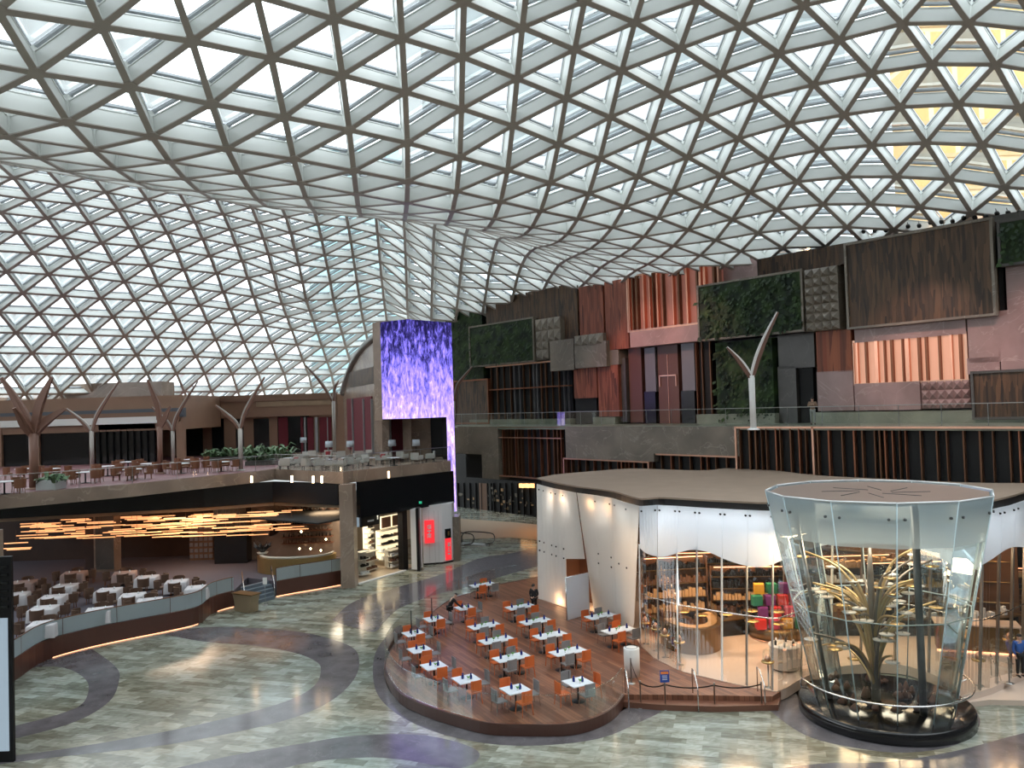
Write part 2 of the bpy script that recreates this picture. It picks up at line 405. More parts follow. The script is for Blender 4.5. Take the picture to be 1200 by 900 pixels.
r=N.new('ShaderNodeValToRGB'); cr=r.color_ramp; cr.elements[0].position=.15; cr.elements[0].color=(.095,.10,.078,1); cr.elements[1].position=.85; cr.elements[1].color=(.54,.56,.52,1)
for p,c in((.36,(.18,.183,.145)),(.5,(.265,.275,.235)),(.66,(.38,.405,.365))): e=cr.elements.new(p); e.color=(*c,1)
L.new(ad.outputs[0],r.inputs[0])
n3=N.new('ShaderNodeTexNoise'); n3.inputs['Scale'].default_value=.12; L.new(tc.outputs['Object'],n3.inputs['Vector'])
r3=N.new('ShaderNodeValToRGB'); r3.color_ramp.elements[0].position=.42; r3.color_ramp.elements[0].color=(.9,.95,.95,1); r3.color_ramp.elements[1].position=.62; r3.color_ramp.elements[1].color=(1.0,.86,.72,1); L.new(n3.outputs['Fac'],r3.inputs[0])
mu=N.new('ShaderNodeMixRGB'); mu.blend_type='MULTIPLY'; mu.inputs[0].default_value=1; L.new(r.outputs[0],mu.inputs[1]); L.new(r3.outputs[0],mu.inputs[2])
L.new(mu.outputs[0],b.inputs['Base Color']); b.inputs['Roughness'].default_value=.13; b.inputs['Specular IOR Level'].default_value=.7
marble('grey_inlay',(.125,.115,.125),(.2,.19,.2),1.2,.13)
# ---------------------------------------------------------------- ground floor
Z2=E-1.75; ZM=E-4.2
fl=MB().bx(-70,60,-14,115,-.3,0).build('floor','mosaic_floor'); tag(fl,kind='structure')
def inlay(A,B=None):
    A=[hz(x,y,.004) for x,y in A]
    P=catmull(A,6,True); m=MB(); n=len(P)
    me=bpy.data.meshes.new('floor_inlay')
    import bmesh
    bm=bmesh.new(); vs=[bm.verts.new((p.x,p.y,.004)) for p in P]; f=bm.faces.new(vs); bmesh.ops.triangulate(bm,faces=[f])
    for f in bm.faces:
        if f.normal.z<0: f.normal_flip()
    bm.to_mesh(me); me.materials.append(MAT['grey_inlay']); o=bpy.data.objects.new('floor_inlay',me); COL.objects.link(o); o.parent=fl; return o
def band(top,bot):
    inlay(top+bot[::-1])
# swirl 1: left hook
band([(-60,735),(20,722),(50,722),(80,745),(110,762),(137,783),(139,800),(128,822),(90,845),(20,865),(-60,880)],
     [(-60,800),(14,786),(55,781),(80,784),(98,794),(104,806),(97,824),(72,836),(20,850),(-60,868)])
# swirl 2: long hook in the middle
band([(196,742),(240,735),(300,736),(360,742),(410,757),(421,776),(412,800),(380,826),(320,848),(200,872),(60,888),(-40,900)],
     [(196,744),(240,752),(300,757),(345,765),(370,775),(376,785),(369,803),(340,820),(280,838),(190,858),(60,880),(-40,892)])
# swirl 3: from the shop front round to the deck
band([(392,724),(415,705),(460,690),(520,672),(560,655),(600,648),(640,640),(700,638)],
     [(392,728),(420,737),(440,740),(452,727),(470,712),(510,697),(540,690),(600,672),(640,662),(700,655)])
# ring round the deck
band([(470,733),(458,740),(440,765),(438,800),(452,826),(490,850),(550,868),(620,874),(700,866),(750,846),(775,832)],
     [(470,742),(462,748),(452,768),(452,800),(470,822),(510,842),(560,854),(620,858),(690,852),(725,835),(750,824)])
# ring round the glass cone and the sweep in front
band([(880,810),(905,835),(945,862),(1000,876),(1060,882),(1120,873),(1148,850),(1140,828)],
     [(920,805),(944,825),(975,850),(1010,860),(1060,865),(1105,858),(1125,845),(1128,828)])
band([(900,905),(960,895),(1040,893),(1120,880),(1230,855)],[(900,925),(960,925),(1040,925),(1120,910),(1230,900)])
band([(120,925),(250,890),(350,872),(420,862),(500,862),(560,880)],[(120,960),(250,925),(350,896),(420,888),(470,890),(540,900)])
# ---------------------------------------------------------------- upper level along the right wall
def vbox(mb,P,s0,s1,z0,z1,front,back):           # box on a wall: front/back are offsets
    a=P.P(s0,0,front);b=P.P(s1,0,front);c=P.P(s1,0,back);d=P.P(s0,0,back)
    return mb.prism([(a.x,a.y),(b.x,b.y),(c.x,c.y),(d.x,d.y)],z0,z1)
sL,_=Wp.sz(533,500); 
gm=MB(); vbox(gm,Wp,-3.4,62,Z2-.25,Z2,.05,6.5); s=gm.build('floor_upper','base_marble'); tag(s,kind='structure')
UO=5.
def upx(x0,y0,x1,y1,off=UO):
    s0,z1=Up.sz(x0,y0,off); s1,z0=Up.sz(x1,y1,off); return s0,s1,z0,z1
uw=MB(); s0,_=Up.sz(520,400,UO+.9); vbox(uw,Wp,s0,64,Z2,E+10.0,UO+.9,UO+1.6); uw=uw.build('wall_right','dark_stone'); tag(uw,kind='structure')
def panel(name,m,x0,y0,x1,y1,pro=0,trim=None,th=None):
    f=UO-pro; s0,s1,z0,z1=upx(x0,y0,x1,y1,f); mb=MB(); vbox(mb,Wp,s0,s1,max(z0,Z2),z1,f,UO+.9); o=mb.build(name,m,uw)
    if trim:
        t=MB(); w=.14
        for a,b,c,d in((s0-w,s1+w,z1,z1+w),(s0-w,s1+w,z0-w,z0),(s0-w,s0,z0,z1),(s1,s1+w,z0,z1)): vbox(t,Wp,a,b,c,d,f-.12,f+.3)
        t.build('panel_trim',trim,o)
    return o,(s0,s1,z0,z1,f)
def foliage(o,info,n,seed=1,dense=.34):
    s0,s1,z0,z1,f=info; R=random.Random(seed); mb=MB(); n=int((s1-s0)*(z1-z0)*n)
    for i in range(n):
        s=R.uniform(s0,s1);z=R.uniform(z0,z1); p=Wp.P(s,z,f-R.uniform(-.02,.25)); L_=R.uniform(.2,.5); a=R.uniform(-.9,.9)
        t3=Vector((Wp.t.x,Wp.t.y,0)); n3=Vector((-Wp.n.x,-Wp.n.y,0))
        d=(t3*math.sin(a)-Vector((0,0,1))*math.cos(a)*.8+n3*R.uniform(.2,.9)).normalized()*L_
        w_=d.cross(n3).normalized()*L_*.3
        mb.add([p,p+d*.5+w_,p+d,p+d*.5-w_],[(0,1,2,3)])
    tag(mb.build('foliage','leaf_wall',o),kind='stuff')
def pyr(o,info,step=.62):
    s0,s1,z0,z1,f=info; mb=MB(); nx=max(1,round((s1-s0)/step)); nz=max(1,round((z1-z0)/step)); a=(s1-s0)/nx;b=(z1-z0)/nz
    for i in range(nx):
        for j in range(nz):
            S=s0+i*a;Z=z0+j*b; q=[Wp.P(S,Z,f),Wp.P(S+a,Z,f),Wp.P(S+a,Z+b,f),Wp.P(S,Z+b,f)]; c=Wp.P(S+a*.5,Z+b*.35,f-.28)
            mb.add(q+[c],[(0,1,4),(1,2,4),(2,3,4),(3,0,4)])
    mb.build('pyramid_tiles','wall_marble',o)
def fins(o,info,pitch,m,wd=.07,dp=.3,seed=3,rnd=.6,m2=None):
    s0,s1,z0,z1,f=info; R=random.Random(seed); s=s0+pitch*.5; a=MB();b=MB()
    while s<s1:
        w=wd*R.uniform(.6,2.2); mb=b if (m2 and R.random()<.35) else a
        vbox(mb,Wp,s-w/2,s+w/2,z0,z1,f-dp,f+.02); s+=pitch*R.uniform(1-rnd,1+rnd)
    for q,mm in((a,m),(b,m2)):
        if q.v: tag(q.build('fin',mm,o),kind='stuff')
pn=panel
# row of panels, far end first
o,i=pn('green_wall','leaf_wall',522,360,567,446,0); foliage(o,i,9,1)
o,i=pn('wood_panel','brown_slats',569,352,678,396,.1)
o,i=pn('green_wall','leaf_wall',551,384.5,626,422,.7,'wall_marble'); foliage(o,i,9,2)
o,i=pn('tile_panel','wall_marble',627,375,657,399,.65); pyr(o,i,.9)
o,i=pn('tile_panel','wall_marble',628,399,643,421,.65); pyr(o,i,.9)
o,i=pn('marble_panel','wall_marble',644,400,673,433,.9)
o,i=pn('tile_panel','wall_marble',673,394,707,403,.85); pyr(o,i,.9)
o,i=pn('marble_panel','wall_marble',673,403,711,429,.9)
o,i=pn('marble_panel','wall_marble',711,411,725,427,.5)
o,i=pn('fin_screen','black_void',574,431,672,494,.0,None); fins(o,i,.75,'bronze',.05,.2,5,.4,'grey_panel'); 
s0,s1,z0,z1,f=i; t=MB(); vbox(t,Wp,s0,s1,z0+(z1-z0)*.58,z0+(z1-z0)*.60,f-.35,f); t.build('screen_rail','copper_dark',o)
t=MB(); vbox(t,Wp,s0-.3,s1,z1,z1+.12,f-.35,f+.2); t.build('screen_rail','copper_trim',o)
o,i=pn('wood_panel','brown_slats',533,448,573,495,.35,'copper_dark')
o,i=pn('red_panel','red_slats',678,337,708,393,.45); o,i=pn('red_panel','red_slats',708,331,737,408,.45)
o,i=pn('red_panel','red_slats',672,431,700,466,.45); o,i=pn('red_panel','red_slats',700,429,726,488,.45)
o,i=pn('doorway','black_void',674,466,700,498,.2)
# copper fin window
o,i=pn('copper_screen','copper_glow_dim',736,326,843,375,.6,'copper_trim'); fins(o,i,.62,'copper',.09,.35,8,.6,'bronze')
o,i=pn('marble_panel','rose_marble',738,387,823,399,.7)
o,i=pn('marble_panel','rose_marble',846,305,889,329,-.1)
# lobby recess
o,i=pn('lobby_panel','dark_stone',725,420,735,494,.1); o,i=pn('lobby_panel','lobby_brown',736,408,754,495,-.2)
o,i=pn('lobby_panel','grey_panel',755,408,769,459,-.1); o,i=pn('lobby_panel','black_gloss',755,459,769,496,-.1)
o,i=pn('lift_door','lobby_brown',770,405,797,496,-.3); s0,s1,z0,z1,f=i
t=MB(); vbox(t,Wp,s0+.15,s1-.15,z0+3.7,z0+3.8,f-.1,f); vbox(t,Wp,s0+.15,s0+.23,z0+2.9,z0+3.8,f-.1,f); vbox(t,Wp,s1-.23,s1-.15,z0+2.9,z0+3.8,f-.1,f); vbox(t,Wp,(s0+s1)/2-.02,(s0+s1)/2+.02,z0,z0+5.4,f-.05,f); t.build('door_surround','copper_trim',o)
o,i=pn('lobby_panel','grey_panel',798,403,815,458,-.1); o,i=pn('lobby_panel','black_gloss',798,458,815,496,-.1)
o,i=pn('copper_strip','copper_dark',815,401,818,496,.1)
o,i=pn('fin_screen','black_void',819,401,837,494,-.2); fins(o,i,.7,'bronze',.05,.2,11,.3)
# green walls by the white steel tree
o,i=pn('green_wall','leaf_wall',819,337,941,386,1.1,'wall_marble'); foliage(o,i,16,3)
s0,s1,z0,z1,f=i
o,i=pn('tile_panel','wall_marble',942,317,984,385,1.1); pyr(o,i,.55)
o,i=pn('green_wall','leaf_wall',838,402,908,491,.1); foliage(o,i,13,4)
o,i=pn('dark_panel','dark_stone',911,392,955,430,-.2); o,i=pn('dark_panel','dark_stone',911,430,935,497,-.2)
o,i=pn('doorway','black_void',936,430,955,497,-.5)
# big wooden panel
o,i=pn('wood_panel','brown_slats',887,304,985,311,.9); 
o,i=pn('wood_panel','brown_slats',887,304,990,309,.9)
s0,s1,z0,z1,f=i
o,i=pn('wood_panel','brown_slats',992,288,1165,367,1.0,'wall_marble')
S0,S1,Z0,Z1,F=i
q0,qz=Up.sz(887,304,UO-.8); _,ql=Up.sz(887,326,UO-.8)
mb=MB(); vbox(mb,Wp,q0,S0,ql,Z1,UO-.8,UO+.9); mb.build('wood_panel','brown_slats',uw)
o,i=pn('shadow_gap','black_void',1166,262,1178,366,.1)
o,i=pn('green_wall','leaf_wall',1172,262,1230,302,.9,'dark_stone'); foliage(o,i,16,5)
o,i=pn('rust_panel','rust_slats',956,389,999,435,.5)
o,i=pn('marble_panel','rose_marble',957,436,1001,481,.5)
o,i=pn('marble_panel','rose_marble',1001,385,1132,391,.45); o,i=pn('marble_panel','rose_marble',1001,450,1079,480,.5)
o,i=pn('tile_panel','rose_marble',1079,447,1138,478,.4); 
s0,s1,z0,z1,f=i; mb=MB()
for k in range(6):
    for j in range(3):
        a=(s1-s0)/6;b=(z1-z0)/3; S=s0+k*a;Z=z0+j*b; q=[Wp.P(S,Z,f),Wp.P(S+a,Z,f),Wp.P(S+a,Z+b,f),Wp.P(S,Z+b,f)]; c=Wp.P(S+a*.6,Z+b*.5,f-.2); mb.add(q+[c],[(0,1,4),(1,2,4),(2,3,4),(3,0,4)])
mb.build('pyramid_tiles','rose_marble',o)
o,i=pn('copper_screen','copper_glow',1001,402,1133,444,.3,'copper_trim'); fins(o,i,.5,'copper',.10,.22,21,.5,'copper_dark')
wi=i
o,i=pn('marble_panel','rose_marble',1133,368,1240,420,.45); o,i=pn('marble_panel','rose_marble',1133,420,1172,437,.45)
o,i=pn('tile_panel','rose_marble',1172,405,1240,432,.6)
o,i=pn('marble_panel','rose_marble',1178,311,1240,368,.3)
o,i=pn('wood_panel','brown_slats',1141,438,1240,488,.7,'dark_stone')
mb=MB(); s0,_=Up.sz(957,480); vbox(mb,Wp,s0,64,Z2,Z2+.72,UO-.6,UO+.9); mb.build('base_band','base_marble',uw)
mb=MB(); a,_=Up.sz(626,490); b_,_=Up.sz(672,490); vbox(mb,Wp,-3,b_,Z2,Z2+.5,UO-.4,UO+.9); a,_=Up.sz(700,490); b_,_=Up.sz(726,490); vbox(mb,Wp,a,b_,Z2,Z2+.6,UO-.55,UO+.9)
a,_=Up.sz(819,490); b_,_=Up.sz(911,490); vbox(mb,Wp,a,b_,Z2,Z2+.7,UO-.3,UO+.9); mb.build('base_band','base_marble',uw)
# set-back crown of the wall under the roof
mb=MB(); vbox(mb,Wp,26,64,E+8.5,E+10.6,UO+2.4,UO+3.2); cr_=mb.build('wall_crown','beige_marble'); cr_.name='wall_upper'; tag(cr_,kind='structure')
mb=MB(); vbox(mb,Wp,26,64,E+8.5,E+9.2,UO+1.6,UO+2.4); mb.build('ledge','dark_stone',cr_)
R=random.Random(4)
for s in (33,36.5,41.5,45.5,49.5):
    mb=MB(); vbox(mb,Wp,s,s+.18,E+9.2,E+10.5,UO+2.2,UO+2.4); mb.build('uplight','lamp_warm',cr_)
# ---------------------------------------------------------------- fascia below the upper level
def wpx(x0,y0,x1,y1,off=0):
    s0,z1=Wp.sz(x0,y0,off); s1,z0=Wp.sz(x1,y1,off); return s0,s1,z0,z1
fa=MB(); sA=Wp.sz(533,500)[0]
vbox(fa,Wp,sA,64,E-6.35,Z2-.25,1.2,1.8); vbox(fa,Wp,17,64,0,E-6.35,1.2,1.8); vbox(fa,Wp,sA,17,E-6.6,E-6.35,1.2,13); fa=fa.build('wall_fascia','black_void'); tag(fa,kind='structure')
def fpanel(name,m,x0,x1,zb,zt,off=0,back=1.2):
    s0=Wp.sz(x0,500,off)[0]; s1=Wp.sz(x1,500,off)[0]; mb=MB(); vbox(mb,Wp,s0,s1,zb,zt,off,back); return mb.build(name,m,fa),(s0,s1,zb,zt,off)
def zz(x,y,off=0): return Wp.sz(x,y,off)[1]
zt=Z2-.02
fpanel('marble_panel','wall_marble',533,566,zz(550,532),zt)
fpanel('marble_panel','wall_marble',563.5,583,zz(572,561),zt)
fpanel('marble_panel','wall_marble',662,765,zz(715,539),zt,-.05)
fpanel('marble_panel','wall_marble',765,865,zz(815,533),zt,-.05)
def fscreen(x0,x1,zb,zt_,pitch,seed,off=.1,rail=True,frame=True):
    o,i=fpanel('fin_screen','black_void',x0,x1,zb,zt_,off+.4); i=(i[0],i[1],zb,zt_,off+.4)
    fins(o,i,pitch*1.25,'bronze',.045,.3,seed,.5,'copper_dark')
    t=MB(); s0,s1=i[0],i[1]
    vbox(t,Wp,s0,s1,zt_-.12,zt_,off-.05,off+.3); vbox(t,Wp,s0,s1,zb,zb+.1,off-.05,off+.3)
    if rail: vbox(t,Wp,s0,s1,zt_-1.0,zt_-.93,off-.02,off+.3)
    vbox(t,Wp,s0,s0+.12,zb,zt_,off-.05,off+.3)
    t.build('screen_frame','copper_trim',o)
fscreen(584,661,zz(620,561),zt,.5,31)
fscreen(663,765,zz(700,575),zz(715,539),.5,32,.2,False)
fscreen(762,865,zz(810,575),zz(815,533),.5,33,.15,False)
fscreen(865,955,zz(910,556),zt,.42,34,-.1,False)
fscreen(955,1240,zz(1140,575),zt,.45,35,0,False)
# glass rail along the balcony
def rail(pts,h,name,label,group=None,post=2.2,z=None,top='rail_steel'):
    o=empty(name,pts[0]); tag(o,label,'railing',group)
    A=[Vector(p) for p in pts]; up=Vector((0,0,h))
    MB().ribbon([a+Vector((0,0,.05)) for a in A],[a+up for a in A],.03).build('glass_panel','rail_glass',o)
    MB().tube([a+up for a in A],.022,6).build('handrail',top,o)
    L_=[0]
    for i in range(1,len(A)): L_.append(L_[-1]+(A[i]-A[i-1]).length)
    n=max(1,int(L_[-1]/post)); cnt=0
    for k in range(n+1):
        d=L_[-1]*k/n; i=max(j for j in range(len(A)) if L_[j]<=d+1e-6); i=min(i,len(A)-2); t=(d-L_[i])/max(1e-6,(L_[i+1]-L_[i])); p=A[i].lerp(A[i+1],t)
        MB().box((p.x,p.y,p.z+h/2),(.03,.03,h)).build('post',top,o)
    return o
rail([Wp.P(s,Z2,.25) for s in np.linspace(-3,62,16)],1.15,'glass_railing','long glass railing along the upper balcony in front of the panelled wall')
# closing walls out of sight
mb=MB(); mb.bx(-64,-63,-14,112,0,E+3); tag(mb.build('wall_left','beige_marble'),kind='structure')
# lower level behind the open passage at the left end of the balcony
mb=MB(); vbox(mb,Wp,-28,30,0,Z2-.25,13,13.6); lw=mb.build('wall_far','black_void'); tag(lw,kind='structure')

mb=MB(); mb.bx(-64,62,-15,-14,0,E+16); tag(mb.build('wall_back','dark_stone'),kind='structure')
mb=MB(); a=Wp.P(64,0,1.5); mb.bx(a.x-3,a.x-2,-14,a.y+4,0,E+9); tag(mb.build('wall_side','dark_stone'),kind='structure')
# spotlights along the crown of the wall
def spot_thing(p,label,grp):
    o=empty('ceiling_spotlight',p,0,label,'lamp',grp); v=Vector(p); MB().tube([v,v+Vector((-.12,-.25,-.12))],.13,8).build('housing','black_metal2',o); MB().tube([v,v+Vector((.1,.25,.3))],.03,5).build('bracket','black_metal2',o)
mat('black_metal2',(.02,.02,.02),.4,.4)
for k in range(15):
    x=1012+k*13.; y=270.5-k*1.75+(k%3)*1.; s_,z_=Wp.sz(x,y,UO+1.2); spot_thing(Wp.P(s_,z_,UO+1.2),'black spotlight on the roof edge above the large brown panel, one of a row','spotlights above the large brown panel')
for k in range(14):
    x=512+k*8.3; y=364-k*1.6; s_,z_=Wp.sz(x,y,UO+.6); spot_thing(Wp.P(s_,z_,UO+.6),'tiny black spotlight on the roof edge above the far panels, one of a row','spotlights above the far wall panels')
# ================================================================ deck with dining tables
ZD=.42
m,nt,b=_nt('deck_wood'); N=nt.nodes; L=nt.links
tc=N.new('ShaderNodeTexCoord'); mp=N.new('ShaderNodeMapping'); mp.inputs['Rotation'].default_value=(0,0,1.08); L.new(tc.outputs['Object'],mp.inputs[0])
br=N.new('ShaderNodeTexBrick'); br.inputs['Scale'].default_value=1; br.inputs['Brick Width'].default_value=2.4; br.inputs['Row Height'].default_value=.16; br.inputs['Mortar Size'].default_value=.006
br.inputs['Color1'].default_value=(.13,.050,.028,1); br.inputs['Color2'].default_value=(.29,.13,.075,1); br.inputs['Mortar'].default_value=(.05,.02,.012,1); L.new(mp.outputs[0],br.inputs['Vector'])
L.new(br.outputs['Color'],b.inputs['Base Color']); b.inputs['Roughness'].default_value=.35
mat('step_wood',(.15,.065,.042),.35); mat('deck_rim',(.07,.032,.024),.3); mat('orange_plastic',(.60,.145,.04),.4); mat('grey_plastic',(.22,.22,.225),.4); mat('table_white',(.74,.80,.86),.25)
mat('black_metal',(.015,.015,.017),.4,.5); mat('chrome',(.7,.7,.7),.2,1); mat('blue_glass',(.005,.015,.16),.15); mat('green_leaf',(.10,.30,.05),.5)
mat('cloth_black',(.012,.012,.014),.8); mat('skin',(.55,.33,.24),.5); mat('hair_black',(.01,.008,.007),.6); mat('white_paint',(.75,.75,.73),.4); mat('white_gloss',(.8,.83,.85),.15)
mat('grey_cloth',(.30,.31,.30),.8); mat('khaki_cloth',(.25,.17,.12),.8); mat('blue_cloth',(.03,.10,.35),.8); mat('eye_white',(.8,.8,.8),.4); mat('lip',(.35,.12,.1),.5)
dk=[(453,773),(455,790),(469,811),(493,824),(528,836),(573,847),(627,849),(667,848),(696,841),(718,829),(730,814)]
dk2=[(775,814),(840,815),(905,816)]
dk3=[(915,810),(900,790),(860,770),(800,750),(760,730),(720,705),(690,690),(650,678)]
dk4=[(631,676),(611,680),(581,686),(555,694),(528,703),(495,727),(470,748)]
A=catmull([hz(x,y,ZD) for x,y in dk4+dk],5); A=[(p.x,p.y) for p in A]+[tuple(hz(x,y,ZD)[:2]) for x,y in dk2+dk3]
deck=empty('wooden_deck',(2,35,0),0,'round wooden dining deck with a dark rim, raised on the mosaic floor','deck')
MB().prism(A,.16,ZD).build('deck_floor','deck_wood',deck)
RIM=[hz(x,y,ZD) for x,y in dk4+dk]; RIM=catmull(RIM,5)
rm_=MB(); rm_.ribbon([p*1.0+Vector((0,0,-ZD+.02)) for p in RIM],[p+Vector((0,0,.02)) for p in RIM],.07); rm_.build('deck_rim','deck_rim',deck)
st=MB(); st.prism([tuple(hz(x,y,.22)[:2]) for x,y in((724,822),(775,826),(840,828),(912,826),(916,812),(730,806))],.0,.22); st.build('step','step_wood',deck)
# deck floor z for things standing on it
def chair_proto(name,seat_m,leg_m,label,cat='chair',w=.46,back=.42,arm=False,backless=False):
    t=empty(name,(0,0,0),0,label,cat)
    MB().box((0,0,.45),(w,w,.045)).build('seat',seat_m,t)
    mb=MB(); n=5
    for i in range(n):
        x=-w/2+w*(i+.5)/n; c=.03*(1-((i-2)/2.)**2)
        mb.box((x,-w/2-c+.01,.45+.12+back/2-.06),(w/n+.002,.03,back))
    mb.build('backrest',seat_m,t)
    for sx in(-1,1):
        for sy in(-1,1): MB().bar((sx*(w/2-.02),sy*(w/2-.02),.44),(sx*(w/2+.01),sy*(w/2+.02),0),.028,.028).build('leg',leg_m,t)
    if arm:
        for sx in(-1,1): mb=MB(); mb.box((sx*(w/2+.01),0,.66),(.05,w*.9,.05)); mb.box((sx*(w/2+.01),w*.38,.55),(.04,.04,.2)); mb.build('armrest',seat_m,t)
    return t
och=chair_proto('dining_chair','orange_plastic','orange_plastic','x'); gch=chair_proto('dining_chair','grey_plastic','chrome','x')
used=set()
def place(proto,loc,rz,label,group=None):
    if proto not in used:
        used.add(proto); proto.location=loc; proto.rotation_euler=(0,0,rz); proto['label']=label
        if group: proto['group']=group
        return proto
    return copy_tree(proto,loc,rz,label,group)
for p in (och,gch): o_children(p)
def tproto(w,d):
    t=empty('dining_table',(0,0,0),0,'x','table')
    MB().box((0,0,.735),(w,d,.035)).build('tabletop','table_white',t)
    n=2 if w>1.2 else 1
    for i in range(n):
        x=0 if n==1 else (-.38,.38)[i]
        MB().tube([(x,0,.02),(x,0,.72)],.035,8).build('column','black_metal',t); MB().lathe((x,0,0),[(.27,0),(.27,.02),(.05,.045)],14).build('base','black_metal',t)
    return t
t1=tproto(.94,.9); t2=tproto(1.56,.78)
for p in (t1,t2): o_children(p)
cup=empty('glass_bottle',(0,0,0),0,'x','bottle'); MB().lathe((0,0,0),[(.055,0),(.055,.12),(.03,.16),(.03,.2)],10).build('body','blue_glass',cup); MB().lathe((0,0,.2),[(.033,0),(.033,.02)],8).build('cap','blue_glass',cup)
pot=empty('potted_plant',(0,0,0),0,'x','plant'); MB().lathe((0,0,0),[(.035,0),(.045,.07)],8).build('pot','white_gloss',pot)
mb=MB()
for k in range(9):
    a=k*2.4; mb.tube([(0,0,.05),(.03*math.cos(a),.03*math.sin(a),.12),(.08*math.cos(a),.08*math.sin(a),.14+.02*(k%3))],[.01,.018,.004],5)
mb.build('leaves','green_leaf',pot)
o_children(cup);o_children(pot)
ANG=.50
DT=[('1',509,725,'the rear table by the left glass rail'),('1',485,742,'the leftmost deck table'),('1',492,761,'the deck table in front of the leftmost one'),('1',508.5,780,'the fourth table along the left glass rail'),
('1',546.7,795.5,'the front left deck table'),('1',604,807.5,'the frontmost deck table'),('1',677,799,'the front right deck table'),('1',545,712,'the deck table the waiter bends over'),
('2',566,685,'the farthest deck table'),('2',610,710.7,'the deck table beside the standing waiter'),('2',568,733,'the rear table of the middle deck row'),('2',582,749.6,'the mid table of the middle deck row'),
('2',599.5,770,'the front table of the middle deck row'),('2',628,727.7,'the second table of the long right deck row'),('2',645,744,'the third table of the long right deck row'),('2',665.6,763,'the last table of the long right deck row'),
('2',704,721.6,'the deck table by the frosted door'),('2',725,738,'the deck table nearest the glass front')]
ca,sa=math.cos(ANG),math.sin(ANG)
for k,x,y,d in DT:
    c=hz(x,y,ZD+.75); c.z=ZD
    place(t1 if k=='1' else t2,c,ANG,('small square white table, ' if k=='1' else 'long white table with two black feet, ')+d,'white dining tables on the deck')
    def at_(u,v): return Vector((c.x+u*ca-v*sa,c.y+u*sa+v*ca,c.z))
    if k=='1':
        S=[(0,-.62,0,och,'orange','near'),(0,.62,PI,och,'orange','far'),(-.66,0,-PI/2,gch,'grey','left'),(.66,0,PI/2,gch,'grey','right')]
        if x==677: S=[(0,-.62,0,gch,'grey','near'),(0,.62,PI,gch,'grey','far'),(-.66,0,-PI/2,och,'orange','left'),(.66,0,PI/2,och,'orange','right')]
    else:
        S=[(-.40,-.56,0,gch,'grey','near left'),(.40,-.56,0,och,'orange','near right'),(-.40,.56,PI,och,'orange','far left'),(.40,.56,PI,gch,'grey','far right')]
        if x in(566,725): S=[(-.40,-.56,0,och,'orange','near left'),(.40,-.56,0,gch,'grey','near right'),(-.40,.56,PI,gch,'grey','far left'),(.40,.56,PI,och,'orange','far right')]
    for u,v,rz,pr,cn,w_ in S:
        if x==545 and w_=='left': continue
        place(pr,at_(u*1.06,v*1.06),ANG+rz+random.uniform(-.06,.06),f'{cn} plastic chair, {w_} side of {d}',f'{cn} chairs on the deck')
    its=[(-.12,.1,cup),(.15,-.1,cup),(0,-.18,pot)] if k=='1' else [(-.5,.05,cup),(-.2,-.1,pot),(.12,.1,pot),(.5,.02,cup)]
    cc=0
    for u,v,pr in its:
        q=at_(u,v); q.z=ZD+.7525; cc+=1
        side=('left half of ' if u<-.05 else 'right half of ' if u>.05 else 'middle of ')
        place(pr,q,0,(f'small blue bottle, {side}{d}' if pr is cup else f'tiny green plant, {side}{d}'),'blue bottles on the deck tables' if pr is cup else 'little plants on the deck tables')
# parasol-like folded poles by the left rail
for x,y0,y1,d in((485,742,717,'leftmost'),(509,725,709,'rear left')):
    q=hz(x,y0+4,ZD+.75); o=empty('slim_pole',(q.x-.15,q.y+.35,ZD),0,f'slim dark pole rising behind the {d} deck table','pole'); Vv=o.location
    MB().tube([(Vv.x,Vv.y,ZD),(Vv.x,Vv.y,ZD+1.9)],.028,8).build('pole_shaft','black_metal',o); MB().lathe((Vv.x,Vv.y,ZD),[(.16,0),(.16,.03),(.03,.05)],12).build('base','black_metal',o)
RL=[p for p in RIM]
rail([p+Vector((0,0,.02)) for p in RL[6:len(RL)]],1.05,'glass_railing','curved frameless glass railing around the wooden dining deck',None,2.6,None,'rail_glass')
# ---------------------------------------------------------------- pavilion
ZR=E-4.52
RO=[(629,560),(650,565),(675,569.5),(700,572.5),(720,575.5),(737,580.5),(752,584),(772,582.5),(795,583.5),(820,585),(860,587),(904,588.5),(940,584),(980,582.5),(1030,582.5),(1080,583.5),(1120,586),(1149,588),(1180,582),(1205,574),(1222,566)]
RB=[(1215,566),(1184,566),(1140,565.5),(1067,562.7),(957,557),(920,552.5),(880,549),(850,548.5),(830,551),(790,550.5),(740,549),(690,552.5),(650,556)]
mat('roof_tan',(.30,.22,.165),.6,0,(.27,.20,.15),.8); mat('frost_glass',(.75,.82,.86),.25)
pav=empty('glass_pavilion',(14,42,0),0,'curvy shop pavilion with white frosted and clear glass under a flat tan roof','pavilion')
roofp=catmull([hz(x,y,ZR) for x,y in RO],3)+catmull([hz(x,y,ZR) for x,y in RB],3)
MB().prism([(p.x,p.y) for p in roofp],ZR-.08,ZR).build('roof','roof_tan',pav)
cen=sum(roofp,Vector((0,0,0)))/len(roofp)
def inset(p,d): 
    v=(cen-p); v.z=0; return p+v.normalized()*d
MB().prism([tuple(inset(p,.35)[:2]) for p in roofp],ZR-.7,ZR-.08).build('roof_recess','black_void',pav)
FT=[hz(x,y,ZR) for x,y in RO]; ZT=E-4.88
XT=[x for x,y in RO]
BX=[(632,702),(650,708),(664,712.5),(680,716.5),(696,717),(720,727),(743,745),(760,768),(797,787),(851,800),(880,806),(914,812),(940,795),(975,783),(1020,778),(1060,780),(1100,793),(1125,817),(1160,808),(1200,790),(1240,765)]
